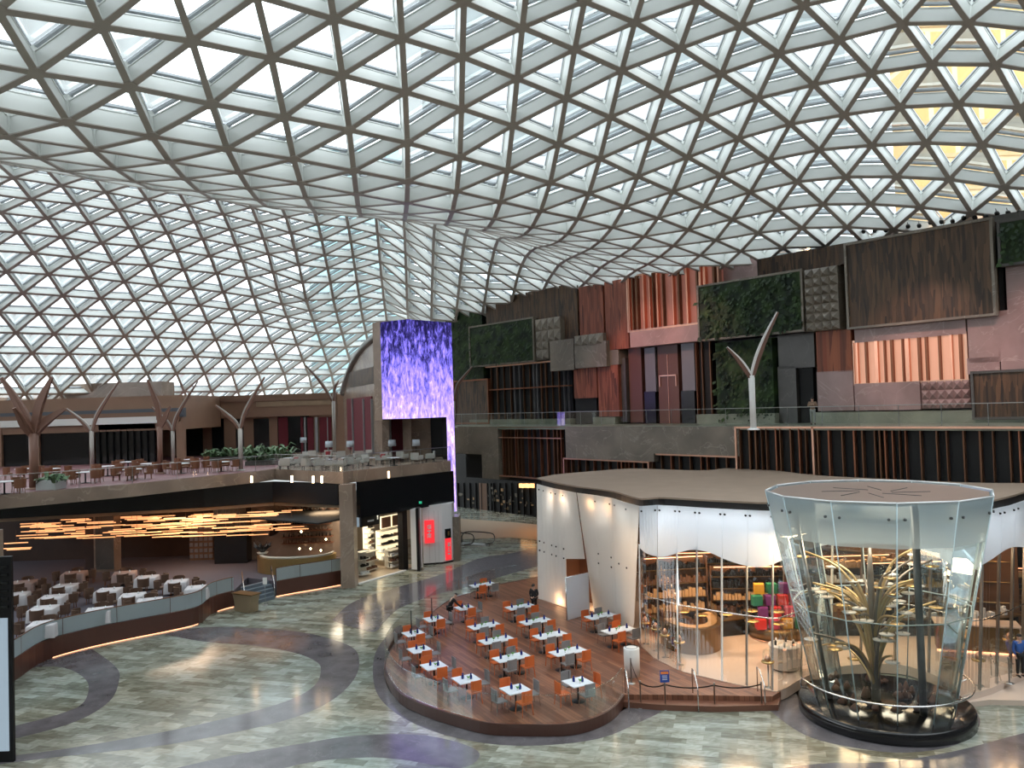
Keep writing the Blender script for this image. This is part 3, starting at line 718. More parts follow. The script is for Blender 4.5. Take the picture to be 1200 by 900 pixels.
def lerpx(tab,x):
    for (a,b_),(c_,d_) in zip(tab,tab[1:]):
        if x<=c_ or (c_,d_)==tab[-1]: return b_+(d_-b_)*(x-a)/(c_-a)
    return tab[-1][1]
def Tp(x): p=hz(x,lerpx(RO,x),ZR); q=Vector((p.x,p.y,ZT)); v=(p-cen); v.z=0; return q+v.normalized()*.12
BXN=[(x if 900>x or x>1125 else x,y) for x,y in BX]
def Bp(x): return hz(x,lerpx(BX,x),ZD)
def Sp(x,t): return Tp(x).lerp(Bp(x),t)      # t 0 top, 1 base
def t_at(x,y):
    t=.4
    for _ in range(12):
        Y=Sp(x,t).y; z=dep(x,y,Y).z; t=(ZT-z)/(ZT-ZD)
    return max(0,min(1,t))
glass('pav_glass',(.97,.95,.92),.02,k=.4)
m=glass('frosted',(.8,.9,.95),.06,.25,.95,(.84,.88,.93)); glass('frosted_warm',(.9,.9,.9),.04,.3,.96,(.92,.91,.88))
WAVE=[(751,642),(760,649),(777,652.5),(795,648),(812,644),(832,647.5),(850,655.5),(870,662),(885,664.5),(902,662.5),(920,655),(960,640),(1000,637),(1060,640),(1100,655),(1115,663),(1138,666),(1157,657),(1176,644),(1189,641),(1206,644),(1240,660)]
WV=catmull([(x,y,0) for x,y in WAVE],4); WV=[(p[0],p[1]) for p in WV]
def fpan(x0,x1,t0a,t0b,tf,name,m_,n=5,top=0.):
    A=[];B=[]
    for i in range(n+1):
        x=x0+(x1-x0)*i/n; A.append(Sp(x,top)); B.append(Sp(x,tf(x)))
    o=MB().ribbon(A,B,.03).build(name,m_,pav); return o
def bolts(x0,x1,t):
    for x in (x0+2.5,x1-2.5):
        p=Sp(x,t)+Vector((0,-.06,0)); mb=MB(); mb.tube([p,p+Vector((0,.1,0))],.045,7); mb.build('glass_fixing','black_metal',pav)
# left, full-height frosted panels; a slanted slit splits them
def slit(y): return 677+(y-572)*18/144.
for a,b_ in((630.5,636),(636,650),(650,664)):
    fpan(a,b_-.15,0,0,lambda x:.999,'frosted_panel','frosted_warm',3); bolts(a,b_,.045); bolts(a,b_,.5); bolts(a,b_,.58)
# panel above the door, cut by the slit
A=[];B=[]
for i in range(7):
    x=664+i*(13.)/6; A.append(Sp(x,0)); xb=664+i*(686-664.)/6; B.append(Sp(xb,t_at(xb,655)))
MB().ribbon(A,B,.03).build('frosted_panel','frosted_warm',pav)
A=[];B=[]
for i in range(7):
    x=678.2+i*(19.)/6; A.append(Sp(x,0)); xb=696+i*(10.)/6; B.append(Sp(xb,.999))
MB().ribbon(A,B,.03).build('frosted_panel','frosted_warm',pav)
A=[];B=[]
for i in range(7):
    x=697.4+i*(22.)/6; A.append(Sp(x,0)); xb=706.2+i*(17.)/6; B.append(Sp(xb,.999))
MB().ribbon(A,B,.03).build('frosted_panel','frosted_warm',pav); bolts(697,719,.05); bolts(700,720,.48); bolts(700,720,.56)
A=[];B=[]
for i in range(7):
    x=719.5+i*(31.)/6; A.append(Sp(x,0)); xb=723.4+i*(19.5)/6; B.append(Sp(xb,.999 if i<6 else .9))
MB().ribbon(A,B,.03).build('frosted_panel','frosted_warm',pav); bolts(720,738,.05); bolts(724,738,.5)
# door recess and the free standing frosted screen
mat('recess_brown',(.16,.075,.045),.5)
q=[Sp(664,.5),Sp(690,.5)]; mb=MB(); a=Bp(665);c=Bp(692); v=Vector((.5,.8,0)).normalized()*1.6
mb.add([a+v,c+v,c+v+Vector((0,0,4.6)),a+v+Vector((0,0,4.6))],[(0,1,2,3)]); mb.add([a,a+v,a+v+Vector((0,0,4.6)),a+Vector((0,0,4.6))],[(0,1,2,3)]); mb.build('door_recess','recess_brown',pav)
a=hz(664.5,726.5,ZD); c=hz(690,719,ZD); h=dep(664.5,677,a.y).z-ZD
scr=empty('frosted_screen',a,0,'free standing frosted glass door leaf at the white pavilion wall','screen')
mb=MB(); mb.ribbon([a,c],[a+Vector((0,0,h)),c+Vector((0,0,h))],.08); mb.build('screen_pane','frosted',scr)
mb=MB(); mb.tube([a,a+Vector((0,0,h))],.035,6); mb.tube([c,c+Vector((0,0,h))],.035,6); mb.tube([a+Vector((0,0,h)),c+Vector((0,0,h))],.03,6); mb.build('screen_frame','chrome',scr)
# front: frosted upper band with a wavy hem, clear glass below, slim mullions
ED=[751,772,795,818,847,876,906,940,975,1010,1050,1090,1125,1150,1170,1186,1200,1222]
for a_,b_ in zip(ED,ED[1:]):
    fpan(a_+.15,b_-.15,0,0,lambda x:t_at(x,lerpx(WV,x)),'frosted_panel','frosted',6); 
    if b_<910 or a_>1120: bolts(a_,b_,.035)
    A=[Sp(a_+(b_-a_)*i/6,t_at(a_+(b_-a_)*i/6,lerpx(WV,a_+(b_-a_)*i/6))) for i in range(7)]; B=[Sp(a_+(b_-a_)*i/6,.995) for i in range(7)]
    MB().ribbon(A,B).build('clear_panel','pav_glass',pav)
    p=Sp(a_,t_at(a_,lerpx(WV,a_))-.02)+Vector((0,.12,0)); q=Sp(a_,1)+Vector((0,.12,0)); MB().bar(p,q,.05,.16,(0,1,0)).build('glass_fin','white_gloss' if a_%2 else 'rail_steel',pav)
A=[Sp(x,.62) +Vector((0,.05,0)) for x in range(752,1222,10)]; MB().tube(A,.03,6).build('tie_rod','chrome',pav)
# floor and inner shell
mat('pink_stone',(.62,.50,.42),.3); mat('inner_brown',(.09,.045,.025),.45,0,(.14,.07,.035),.8); mat('gold',(.55,.38,.16),.3,.9); mat('gold_dark',(.22,.14,.06),.35,.8); mat('shelf_light',(.55,.35,.18),.5)
fl_=[Bp(x) for x in range(634,1236,12)]
bk=catmull([hz(x,y,ZR) for x,y in RB],3); bk=[inset(Vector((p.x,p.y,0)),1.0) for p in bk]
MB().prism([(p.x,p.y) for p in fl_]+[(p.x,p.y) for p in bk],.05,ZD+.03).build('shop_floor','pink_stone',pav)
mb=MB(); mb.ribbon([Vector((p.x,p.y,ZD)) for p in bk],[Vector((p.x,p.y,ZR-.7)) for p in bk],.2); mb.build('back_wall','inner_brown',pav)
for z in (1.6,2.6,3.6,4.6,5.6):
    mb=MB(); ip=[inset(p,.5) for p in bk]; mb.ribbon([Vector((p.x,p.y,z)) for p in bk],[Vector((p.x,p.y,z+.02)) for p in ip],.06); mb.build('wall_shelf','gold_dark',pav)
# ---------------------------------------------------------------- shop interior (things standing inside the pavilion)
R=random.Random(12)
def on(x,y,z=ZD): return hz(x,y,z)
mat('ivory2',(.5,.46,.40),.5)
# horseshoe counter
cc=on(820,767); ctr=empty('curved_counter',cc,0,'curved gold fronted display counter with a lit top behind the glass front','counter')
arc=[Vector((cc.x+1.25*math.cos(a),cc.y+1.9*math.sin(a)+1.9,ZD)) for a in np.linspace(-PI*.98,PI*.15,22)]
MB().ribbon(arc,[p+Vector((0,0,1.15)) for p in arc],.2).build('counter_body','gold_dark',ctr)
MB().ribbon([p+Vector((0,0,1.15)) for p in arc],[p+Vector((0,0,1.75)) for p in arc],.02).build('sneeze_guard','pav_glass',ctr)
MB().ribbon([p+Vector((0,0,.02)) for p in arc],[p+Vector((0,0,.07)) for p in arc],-.06).build('plinth_light','warm_strip',ctr)
cake=empty('x',(0,0,0)); bpy.data.objects.remove(cake)
ip=[arc[i]+(Vector((cc.x,cc.y+1.9,ZD))-arc[i]).normalized()*.45 for i in range(len(arc))]
MB().ribbon([p+Vector((0,0,1.16)) for p in arc],[p+Vector((0,0,1.17)) for p in ip],.05).build('counter_top','shelf_light',ctr)
# dome pedestals
ped=empty('dome_pedestal',(0,0,0),0,'x','pedestal')
MB().lathe((0,0,0),[(.24,0),(.24,.02),(.03,.05),(.03,1.0)],14).build('stand','rail_steel',ped); MB().lathe((0,0,1.0),[(.24,0),(.26,.03),(.26,.06)],14).build('tray','gold',ped)
MB().lathe((0,0,1.07),[(.20,0),(.21,.25),(.17,.40),(.06,.48),(.01,.5)],14).build('glass_dome','rail_glass',ped); MB().lathe((0,0,1.07),[(.10,0),(.13,.08),(.09,.18),(.03,.26)],10).build('cake','copper_trim',ped)
o_children(ped)
for i,(x,y,d) in enumerate([(757,755,'the one beside the white frosted wall'),(769,763,'second from the white frosted wall'),(780,771,'the one in front of the curved counter end'),(797,780,'the one in front of the curved counter'),(901,806,'the one beside the round white desk'),(1148,804,'before the bar block right of the cone'),(1184,778,'behind the rope posts right of the cone')]):
    place(ped,on(x,y),0,'glass dome on a slim gold stand, '+d,'glass dome pedestals in the pavilion')
# round white desk with bottles
c=on(931,795); c.y+=1.1; dsk=empty('round_desk',c,0,'round white reception desk behind the glass front beside the cone','desk')
MB().lathe(c,[(.5,0),(.5,.12)],20).build('plinth','black_metal',dsk); MB().lathe(c,[(.62,.12),(.62,1.0),(.66,1.02),(.66,1.07)],24).build('desk_body','white_paint',dsk)
for k in range(6):
    a=k*1.1; p=c+Vector((.4*math.cos(a),.4*math.sin(a),1.075)); o=MB().lathe(p,[(.05,0),(.05,.14),(.02,.2)],8).build('jar','black_metal' if k%2 else 'white_gloss'); tag(o,'small jar standing on the round white reception desk','jar','jars on the round white desk')
# coloured gift boxes on a round base
c=on(919,753); c.y+=1.0
db=empty('display_island',c,0,'low round dark display base stacked with coloured gift boxes','display stand'); MB().lathe(c,[(1.3,0),(1.3,.55),(1.2,.6)],24).build('base_body','gold_dark',db); MB().lathe(c,[(1.33,.02),(1.33,.08)],24).build('base_ring','copper_trim',db)
cols=[('red',(.65,.03,.03)),('yellow',(.75,.38,.03)),('purple',(.16,.03,.18)),('pink',(.65,.08,.16)),('green',(.02,.22,.12))]
for n_,c_ in cols: mat('box_'+n_,c_,.4,emit=c_,estr=.0)
lv=['bottom','second','third','top']
for j in range(4):
    for k in range(4):
        ci=cols[(j*2+k*3)%5]; x=c.x-1.0+k*.62+(j%2)*.2; y=c.y-.75+.25*j; z=.6+ZD+j*.5
        o=MB().box((x,y,z+.24),(.46,.4,.46),R.uniform(-.2,.2)).build('gift_box','box_'+ci[0]); tag(o,f'{ci[0]} gift box, {lv[j]} layer, {["first","second","third","fourth"][k]} from the left, on the display base','box','coloured gift boxes')
# shelf racks with wares
def rack(x,y,Y,w,h,rz,label,cols_,n=5):
    p=dep(x,y,Y); p.z=ZD; t=empty('shelf_rack',p,rz,label,'shelf'); Mw=Matrix.Translation(p)@Matrix.Rotation(rz,4,'Z')
    def B(bx_): return bx_
    mb=MB(); mb.box((0,.2,h/2),(w,.04,h)); mb.box((-w/2,0,h/2),(.05,.45,h)); mb.box((w/2,0,h/2),(.05,.45,h)); mb.build('rack_frame','inner_brown',t,True)
    for j in range(n):
        z=.1+j*h/n; MB().box((0,0,z),(w,.44,.04)).build('shelf_board','gold_dark',t,True)
        mb=MB(); X=-w/2+.1
        while X<w/2-.15:
            ww=R.uniform(.08,.22); hh=R.uniform(.15,h/n*.7); mb.box((X+ww/2,-.02,z+.02+hh/2),(ww*.85,.25,hh)); X+=ww
        tag(mb.build('ware',R.choice(cols_),t,True),kind='stuff')
    MB().box((0,-.1,h-.02),(w*.9,.05,.03)).build('shelf_lamp','warm_strip',t,True)
rack(790,700,41,3.4,3.6,.1,'tall dark shelf rack of wares behind the curved counter, farthest left',['inner_brown','shelf_light','black_metal'])
rack(835,705,43,4.2,3.4,-.05,'long dark shelf rack of wares behind the curved counter',['inner_brown','black_metal','gold'])
rack(880,715,41,4.0,3.0,-.1,'wide shelf rack of dark wares left of the gift boxes',['black_metal','shelf_light','inner_brown'])
rack(985,700,40,5.5,3.6,0,'wide shelf rack of wares seen through the glass cone',['shelf_light','black_metal','white_paint'])
rack(1060,700,39,4.0,3.4,0,'shelf rack of wares seen through the cone, behind its steel mast',['inner_brown','gold','black_metal'])
rack(1150,705,40,5.5,2.8,-.2,'shelf rack of wares behind the bar block right of the cone',['inner_brown','black_metal','shelf_light'])
# display tables in the middle of the shop
def dtable(x,y,w,d,label):
    p=on(x,y); t=empty('display_table',p,R.uniform(-.4,.4),label,'table','dark display tables in the pavilion'); MB().box((0,0,.82),(w,d,.06)).build('tabletop','gold_dark',t,True); MB().box((0,0,.4),(w*.85,d*.85,.78)).build('base','black_gloss',t,True)
    mb=MB()
    for k in range(14): mb.box((R.uniform(-w*.42,w*.42),R.uniform(-d*.4,d*.4),.85+.1),(R.uniform(.08,.2),R.uniform(.08,.2),R.uniform(.12,.4)))
    tag(mb.build('ware',R.choice(['recess_brown','white_gloss','black_metal']),t,True),kind='stuff')
for x,y,w,d,l in((856,742,2.2,1.2,'dark display table right of the curved counter'),(846,728,3.0,1.2,'long dark display table behind the curved counter'),(893,733,2.4,1.2,'dark display table left of the gift boxes, rear'),
  (784,742,1.6,1.1,'dark display table left of the curved counter'),(980,742,2.4,1.2,'dark display table behind the cone, one side'),(1020,738,2.6,1.2,'dark display table straight behind the cone'),(1075,742,2.4,1.3,'dark display table behind the cone mast'),(1160,742,3.0,1.2,'dark seating block behind the bar right of the cone')): dtable(x,y,w,d,l)
q=dep(757,700,41.5); q.z=ZD; o=empty('ornament_tree',q,0,'slim pale ornament tree behind the glass beside the white wall','decoration'); MB().tube([q,q+Vector((0,0,4.2))],.04,6).build('stem','rail_steel',o)
mb=MB()
for k in range(34): a=k*2.4; z=1+k*.095; l_=.75*(1-k/40); mb.tube([q+Vector((0,0,z)),q+Vector((l_*math.cos(a),l_*math.sin(a),z+.15))],[.03,.012],5)
mb.build('twigs','ivory2',o)
# bar block on the right
p=on(1150,770); bb=empty('bar_block',p,-.35,'stone fronted bar block with a pale top, right of the glass cone','counter'); MB().box((0,1,.6),(3.2,1.0,1.2)).build('bar_body','gold_dark',bb,True); MB().box((0,1,1.23),(3.4,1.15,.06)).build('bar_top','pink_stone',bb,True); MB().box((0,.46,.05),(3.3,.1,.08)).build('foot_light','warm_strip',bb,True)
for k in range(9):
    q=Matrix.Translation(p)@Matrix.Rotation(-.35,4,'Z')@Vector((-1.4+k*.35,1+.15*(k%2),1.265-0)); q.z=ZD*0+1.265+ZD
    q.z=ZD+1.265
# bar block stands on shop floor
o=MB()
# hanging discs and small plates
pend=empty('disc_pendant',(0,0,0),0,'x','lamp'); MB().tube([(0,0,0),(0,0,1.2)],.008,5).build('rod','black_metal',pend); MB().lathe((0,0,-.06),[(.05,0),(.32,.03),(.32,.05),(.05,.06)],16).build('disc','gold',pend); o_children(pend)
for i,(x,y,Y,d) in enumerate([(800,716,38,'above the far end of the curved counter'),(822,720,37.5,'above the middle of the curved counter'),(851,719,37,'right of the curved counter'),(880,715,37,'in front of the wide dark rack'),(881,727,36,'lowest, in front of the wide dark rack'),(911,716,36,'left of the gift boxes'),(912,730,35.5,'lower one left of the gift boxes'),(1138,700,36,'above the bar block right of the cone')]):
    q=dep(x,y,Y); 
    place(pend,q,0,'round gold disc pendant hanging '+d,'gold disc pendants in the pavilion')
# trash bin, rope posts, sign
c=on(742.5,795); c.y+=.35; bn=empty('litter_bin',c,0,'round white litter bin with a black top on the deck','bin'); MB().lathe(c,[(.33,0),(.34,1.16),(.30,1.2)],20).build('bin_body','white_paint',bn); MB().lathe(c,[(.27,1.17),(.27,1.22),(.12,1.14)],20).build('bin_opening','black_metal',bn)
post=empty('rope_post',(0,0,0),0,'x','post'); MB().lathe((0,0,0),[(.17,0),(.17,.02),(.03,.05)],16).build('base','rail_steel',post); MB().lathe((0,0,.04),[(.028,0),(.028,.9),(.036,.9),(.036,1.0),(.01,1.02)],10).build('pole','rail_steel',post); o_children(post)
PP=[]
for x,y,z,d in((740,801,ZD,'beside the round white bin on the deck'),(751,829,0,'at the deck corner by the white bin'),(780,831,0,'carrying the small blue sign'),(838,832,0,'midway along the pavilion steps'),(893,831,0,'next to the cone end of the belt')):
    q=on(x,y,z); PP.append(q); place(post,q,0,'slim steel rope post '+d,'rope posts by the pavilion')
for x,y,d in((1183,801,'nearer of the two right of the cone'),(1196,790,'farther of the two right of the cone')): place(post,on(x,y),0,'slim steel rope post, '+d,'rope posts by the pavilion')
for i,(a,c_) in enumerate(zip(PP,PP[1:])):
    pts=[a.lerp(c_,t)+Vector((0,0,.95-.12*4*t*(1-t))) for t in np.linspace(0,1,9)]
    mb=MB(); mb.ribbon([p-Vector((0,0,.025)) for p in pts],[p+Vector((0,0,.025)) for p in pts],.006)
    tag(mb.build('queue_belt','black_metal'),['black belt from the white bin down to the floor','short black belt between the deck corner and the blue sign','black belt between the blue sign and the middle post','black belt between the middle post and the cone end'][i],'belt')
q=PP[2]; sg=empty('info_sign',q+Vector((0,-.04,1.04)),0,'small blue and orange notice on top of a rope post','sign'); v=sg.location
mat('sign_blue',(.01,.05,.30),.4); mat('sign_orange',(.8,.22,.05),.4)
MB().box((v.x,v.y,v.z+.24),(.36,.02,.46)).build('sign_board','sign_blue',sg); MB().box((v.x,v.y-.013,v.z+.38),(.3,.01,.1)).build('sign_header','sign_orange',sg)
mb=MB(); [mb.box((v.x,v.y-.013,v.z+.26-.07*k),(.2,.01,.02)) for k in range(3)]; mb.build('sign_text','white_gloss',sg)
def handrail(pts,label):
    o=tag(MB().tube(pts,.025,8).build('handrail','chrome'),label,'handrail'); return o
for x,y,z,d in((733,812,ZD,'deck side'),(812,812,ZD,'middle'),(888,810,ZD,'cone side')):
    a=on(x,y,z); handrail([a,a+Vector((0,0,.95)),a+Vector((0,-.35,.95)),a+Vector((0,-.9,.55)),a+Vector((0,-.9,-z))],f'bent steel handrail over the pavilion steps, {d}')
a=on(1169,812,0); handrail([a,a+Vector((0,0,1.0)),a+Vector((.2,.7,1.3)),a+Vector((.2,.7,0))],'bent steel handrail over the pale steps right of the glass cone')
# pale steps at the right
mb=MB(); mb.prism([tuple(hz(x,y,.2)[:2]) for x,y in((1128,824),(1160,820),(1240,822),(1260,770),(1200,792),(1160,809),(1126,821))],0,.2); st2=mb.build('stone_step','pink_stone'); tag(st2,'low pale stone steps curving round the pavilion right of the glass cone','steps')
# ---------------------------------------------------------------- glass cone
cy=30.3; cz_=hz(1037,840,0); k=cy/cz_.y; CX=cz_.x*k
cone=empty('glass_cone',(CX,cy,0),0,'tall flaring glass cone full of golden branches on a black round plinth','display case')
def ringp(r,z,n=12,ph=PI/12,cx=CX,cyy=cy): return [Vector((cx+r*math.cos(ph+2*PI*i/n-PI/2+0),cyy+r*math.sin(ph+2*PI*i/n-PI/2),z)) for i in range(n)]
TX=dep(1025.5,580,cy).x; TX=TX-(0)
ZC=E-3.62; rt,rb=3.98,2.42
# the cone axis is vertical
mat('plinth_black',(.012,.012,.013),.12); glass('cone_glass',(.90,.95,.94),.03); glass('cone_frost',(.75,.86,.9),.1,.2,.62,(.45,.55,.60)); mat('edge_light',(.55,.70,.75),.2); mat('steel_dark',(.09,.10,.11),.35,.6); mat('cap_brown',(.22,.16,.13),.4)
MB().lathe((CX,cy,0),[(3.06,0),(3.06,.42),(3.0,.46)],64).build('plinth','plinth_black',cone)
def cz(t): return .46+(ZC-.46)*t
def cr2(t): return rb+(rt-rb)*t
n=12; tf=.80
for i in range(n):
    a0=PI/12+2*PI*i/n-PI/2; a1=a0+2*PI/n
    def cp(a,t): return Vector((CX+cr2(t)*math.cos(a),cy+cr2(t)*math.sin(a),cz(t)))
    MB().add([cp(a0,0),cp(a1,0),cp(a1,tf),cp(a0,tf)],[(0,1,2,3)]).build('glass_pane','cone_glass',cone)
    MB().add([cp(a0,tf),cp(a1,tf),cp(a1,1),cp(a0,1)],[(0,1,2,3)]).build('frosted_pane','cone_frost',cone)
    MB().tube([cp(a0,0),cp(a0,1)],.022,6).build('glass_edge','edge_light',cone)
    MB().tube([cp(a0,1),cp(a1,1)],.03,6).build('rim','white_gloss',cone)
    for da in(.06,.46):
        p=cp(a0+da,.93); MB().tube([p*1.0,p+Vector((math.cos(a0+.26),math.sin(a0+.26),0))*.06],.05,8).build('fixing','steel_dark',cone)
cp_=MB(); cp_.prism([(p.x,p.y) for p in ringp(rt-.12,0)],ZC-.12,ZC-.06); cap=cp_.build('cap','cap_brown',cone)
mb=MB()
for a in np.linspace(0,2*PI,9)[:-1]: mb.bar((CX+.6*math.cos(a),cy+.6*math.sin(a),ZC-.05),(CX+1.9*math.cos(a+.5),cy+1.9*math.sin(a+.5),ZC-.05),.03,.02)
mb.build('cap_groove','steel_dark',cap)
mb=MB(); q=ringp(cr2(.46)-.03,cz(.46)); mb.tube(q+[q[0]],.022,6,False); mb.build('tie_ring','edge_light',cone)
mb=MB(); mb.tube([Vector((CX+.72,cy-1.5,.46)),Vector((CX+.72,cy-1.5,ZC-.15))],.13,10); mb.build('steel_mast','steel_dark',cone)
mb=MB(); mb.tube([Vector((CX-1.9,cy+.4,.46)),Vector((CX-2.9,cy+.4,ZC-.9))],.08,10); mb.build('glass_fin','rail_steel',cone)
mb=MB(); q=[Vector((CX+3.0*math.cos(a),cy+3.0*math.sin(a),1.35)) for a in np.linspace(-PI*1.02,PI*.02,36)]
q=[q[0]+Vector((.25,.1,-.45)),q[0]+Vector((.0,.1,-.4)),q[0]+Vector((-.06,.05,-.2))]+q+[q[-1]+Vector((.06,.05,-.2)),q[-1]+Vector((0,.1,-.4)),q[-1]+Vector((-.25,.1,-.45))]
hr=MB().tube(q,.035,8); hr.build('guard_rail','chrome',cone)
for a in np.linspace(-PI*.95,-PI*.05,5):
    p=Vector((CX+3.0*math.cos(a),cy+3.0*math.sin(a),1.35)); p2=Vector((CX+2.55*math.cos(a),cy+2.55*math.sin(a),1.15)); MB().tube([p,p2],.02,6).build('rail_bracket','chrome',cone)
R=random.Random(8); mb=MB()
for k in range(30): a=R.uniform(0,2*PI); r_=R.uniform(.4,2.1); mb.lathe((CX+r_*math.cos(a),cy+r_*math.sin(a),.46),[(R.uniform(.06,.2),0),(.14,.1),(.03,R.uniform(.15,.4))],7)
tag(mb.build('plinth_planting','recess_brown',cone),kind='stuff')
# golden branch sculpture
sc_=empty('branch_sculpture',(CX-.25,cy+.1,.46),0,'fountain of golden curved branches standing inside the glass cone','sculpture'); R=random.Random(5); bx0,by0=CX-.25,cy+.1
mat('branch_gold',(.55,.42,.22),.4,.6); mat('branch_grey',(.22,.20,.18),.4,.5)
MB().tube([(bx0,by0,.46),(bx0+.03,by0,2.5),(bx0-.03,by0,5.2),(bx0,by0,6.2)],[.17,.15,.12,.06],10).build('trunk','branch_grey',sc_)
ends=[]
for i in range(38):
    a=i*2.399+R.uniform(-.2,.2); h0=R.uniform(.5,3.2); h1=h0+R.uniform(1.3,3.6); h1=min(h1,6.7); rr=min(R.uniform(.9,2.5),cr2((h1-.46)/(ZC-.46))-.55)
    pts=catmull([(bx0,by0,h0),(bx0+rr*.18*math.cos(a),by0+rr*.18*math.sin(a),h0+(h1-h0)*.45),(bx0+rr*.5*math.cos(a),by0+rr*.5*math.sin(a),h0+(h1-h0)*.82),(bx0+rr*math.cos(a),by0+rr*math.sin(a),h1)],5)
    n_=len(pts); MB().tube(pts,[.085-.05*j/n_ for j in range(n_)],7).build('branch','branch_gold' if i%4 else 'branch_grey',sc_); ends.append((pts[-1],pts[n_//2+2]))
tray=empty('x',(0,0,0)); bpy.data.objects.remove(tray)
for i,(p,q) in enumerate(ends):
    for j,pp in enumerate((p,q)):
        if j and i%2: continue
        o=empty('hanging_tray',pp-Vector((0,0,.28)),0,'small cream tray hung from the golden branches in the cone','tray','cream trays among the golden branches')
        v=o.location; MB().lathe(v,[(.06,0),(.24,.03),(.26,.06),(.02,.07)],14).build('dish','white_paint' if i%3 else 'gold',o); MB().tube([v+Vector((0,0,.05)),pp],.008,5).build('cord','black_metal',o)
# ================================================================ people
def person(label,loc,rz,J,top_m,leg_m,extra=None,sleeve_m=None):
    """J: joint name -> local position (x right, y forward, z up)"""
    o=empty('person',loc,rz,label,'person')
    def skin(name,verts,rad,eds,m,sub=1):
        me=bpy.data.meshes.new(name); me.from_pydata([tuple(v) for v in verts],eds,[]); ob=bpy.data.objects.new(name,me); COL.objects.link(ob)
        md=ob.modifiers.new('s','SKIN'); me.skin_vertices.new() if not me.skin_vertices else None
        sv=me.skin_vertices[0].data
        for i,r in enumerate(rad): sv[i].radius=(r,r) if not isinstance(r,tuple) else r
        sv[0].use_root=True
        s2=ob.modifiers.new('u','SUBSURF'); s2.levels=sub; s2.render_levels=sub
        dg=bpy.context.evaluated_depsgraph_get(); ev=ob.evaluated_get(dg); nm=bpy.data.meshes.new_from_object(ev); bpy.data.objects.remove(ob)
        nm.materials.clear(); nm.materials.append(MAT[m]); nm.polygons.foreach_set('use_smooth',[True]*len(nm.polygons))
        b_=bpy.data.objects.new(name,nm); COL.objects.link(b_); b_.parent=o; return b_
    V=[];Rd=[];Ed=[]
    def av(p,r,par=None):
        V.append(Vector(p));Rd.append(r)
        if par is not None: Ed.append((par,len(V)-1))
        return len(V)-1
    P=lambda k: Vector(J[k])
    pel=av(P('pelvis'),(.15,.11)); wa=av(P('waist'),(.13,.10),pel); ch=av(P('chest'),(.165,.115),wa); nk=av(P('neck'),.055,ch); 
    hd=P('head'); up=(hd-P('neck')).normalized(); fw=Vector(J.get('face',(0,1,0))).normalized()
    jaw=av(hd-up*.06+fw*.015,.07,nk); mid=av(hd+up*.02,.088,jaw); top=av(hd+up*.085,.07,mid); av(hd-up*.01+fw*.085,.022,mid)
    sd=fw.cross(up).normalized()
    for s in(-1,1): av(hd+sd*s*.085,.018,mid)
    for s,k in((-1,'l'),(1,'r')):
        sh=av(P(k+'sh'),.055,ch); el=av(P(k+'el'),.042,sh); wr=av(P(k+'wr'),.027,el)
        d=(P(k+'hand')-P(k+'wr')).normalized(); pm=av(P(k+'wr')+d*.05,(.036,.018),wr); lat_=d.cross(Vector((0,0,1))); lat_=lat_.normalized() if lat_.length>.1 else Vector((0,1,0))
        dn=Vector((0,0,-1)) if abs(d.z)<.7 else Vector((0,1,0))
        for f,(off,ln) in enumerate(((-.032,.060),(-.011,.072),(.011,.067),(.032,.052))):
            a=av(P(k+'wr')+d*.09+lat_*off,.0095,pm); b_=av(V[a]+d*ln*.5+dn*.006,.0085,a); av(V[b_]+(d+dn*.5).normalized()*ln*.5,.007,b_)
        a=av(P(k+'wr')+d*.05+lat_*(.042*s),.0105,pm); av(V[a]+(d+lat_*s*.6).normalized()*.04,.009,a)
        hp=av(P(k+'hip'),.085,pel); kn=av(P(k+'kn'),.055,hp); an=av(P(k+'an'),.036,kn); av(P(k+'toe'),.032,an)
    skin('body',V,Rd,Ed,'skin',1)
    # clothing
    ids=['pelvis','waist','chest','neck']; VV=[P('pelvis')+Vector((0,0,-.04)),P('waist'),P('chest'),P('neck').lerp(P('chest'),.35)]; RR=[(.185,.14),(.155,.125),(.19,.14),.08]; EE=[(0,1),(1,2),(2,3)]
    for k in'lr':
        VV+= [P(k+'sh'),P(k+'el'),P(k+'wr')]; RR+=[.075,.058,.042]; n=len(VV); EE+=[(2,n-3),(n-3,n-2),(n-2,n-1)]
    skin('jacket',VV,RR,EE,top_m,1)
    VV=[P('pelvis')];RR=[(.165,.125)];EE=[]
    for k in'lr':
        VV+=[P(k+'hip'),P(k+'kn'),P(k+'an')+Vector((0,0,.03))]; RR+=[.1,.072,.058]; n=len(VV); EE+=[(0,n-3),(n-3,n-2),(n-2,n-1)]
    skin('trousers',VV,RR,EE,leg_m,1)
    hb=MB(); Mh=[]
    c=hd+up*.055-fw*.012
    for i in range(7):
        th=PI/2*i/6
        for j in range(14):
            a=2*PI*j/14; Mh.append(c+up*(.102*math.sin(th)-.02)+(sd*math.cos(a)*.098+fw*math.sin(a)*.108)*math.cos(th))
    fs=[(i*14+j,i*14+(j+1)%14,i*14+14+(j+1)%14,i*14+14+j) for i in range(6) for j in range(14)]
    hb.add(Mh,fs,True).build('hair','hair_black',o,True)
    for s in(-1,1): MB().lathe(hd+up*.02+fw*.083+sd*s*.032,[(.001,-.009),(.011,0),(.001,.009)],8).build('eye','eye_white',o,True)
    MB().box(hd-up*.045+fw*.082,(.04,.012,.01)).build('mouth','lip',o,True)
    for k in'lr':
        a=P(k+'an');t=P(k+'toe'); mb=MB(); mb.tube([a+Vector((0,-.04,-.035)),a.lerp(t,.5)+Vector((0,0,-.0)),t+Vector((0,.04,.0))],[.045,.045,.032],8); mb.build('shoe','hair_black',o,True)
    return o
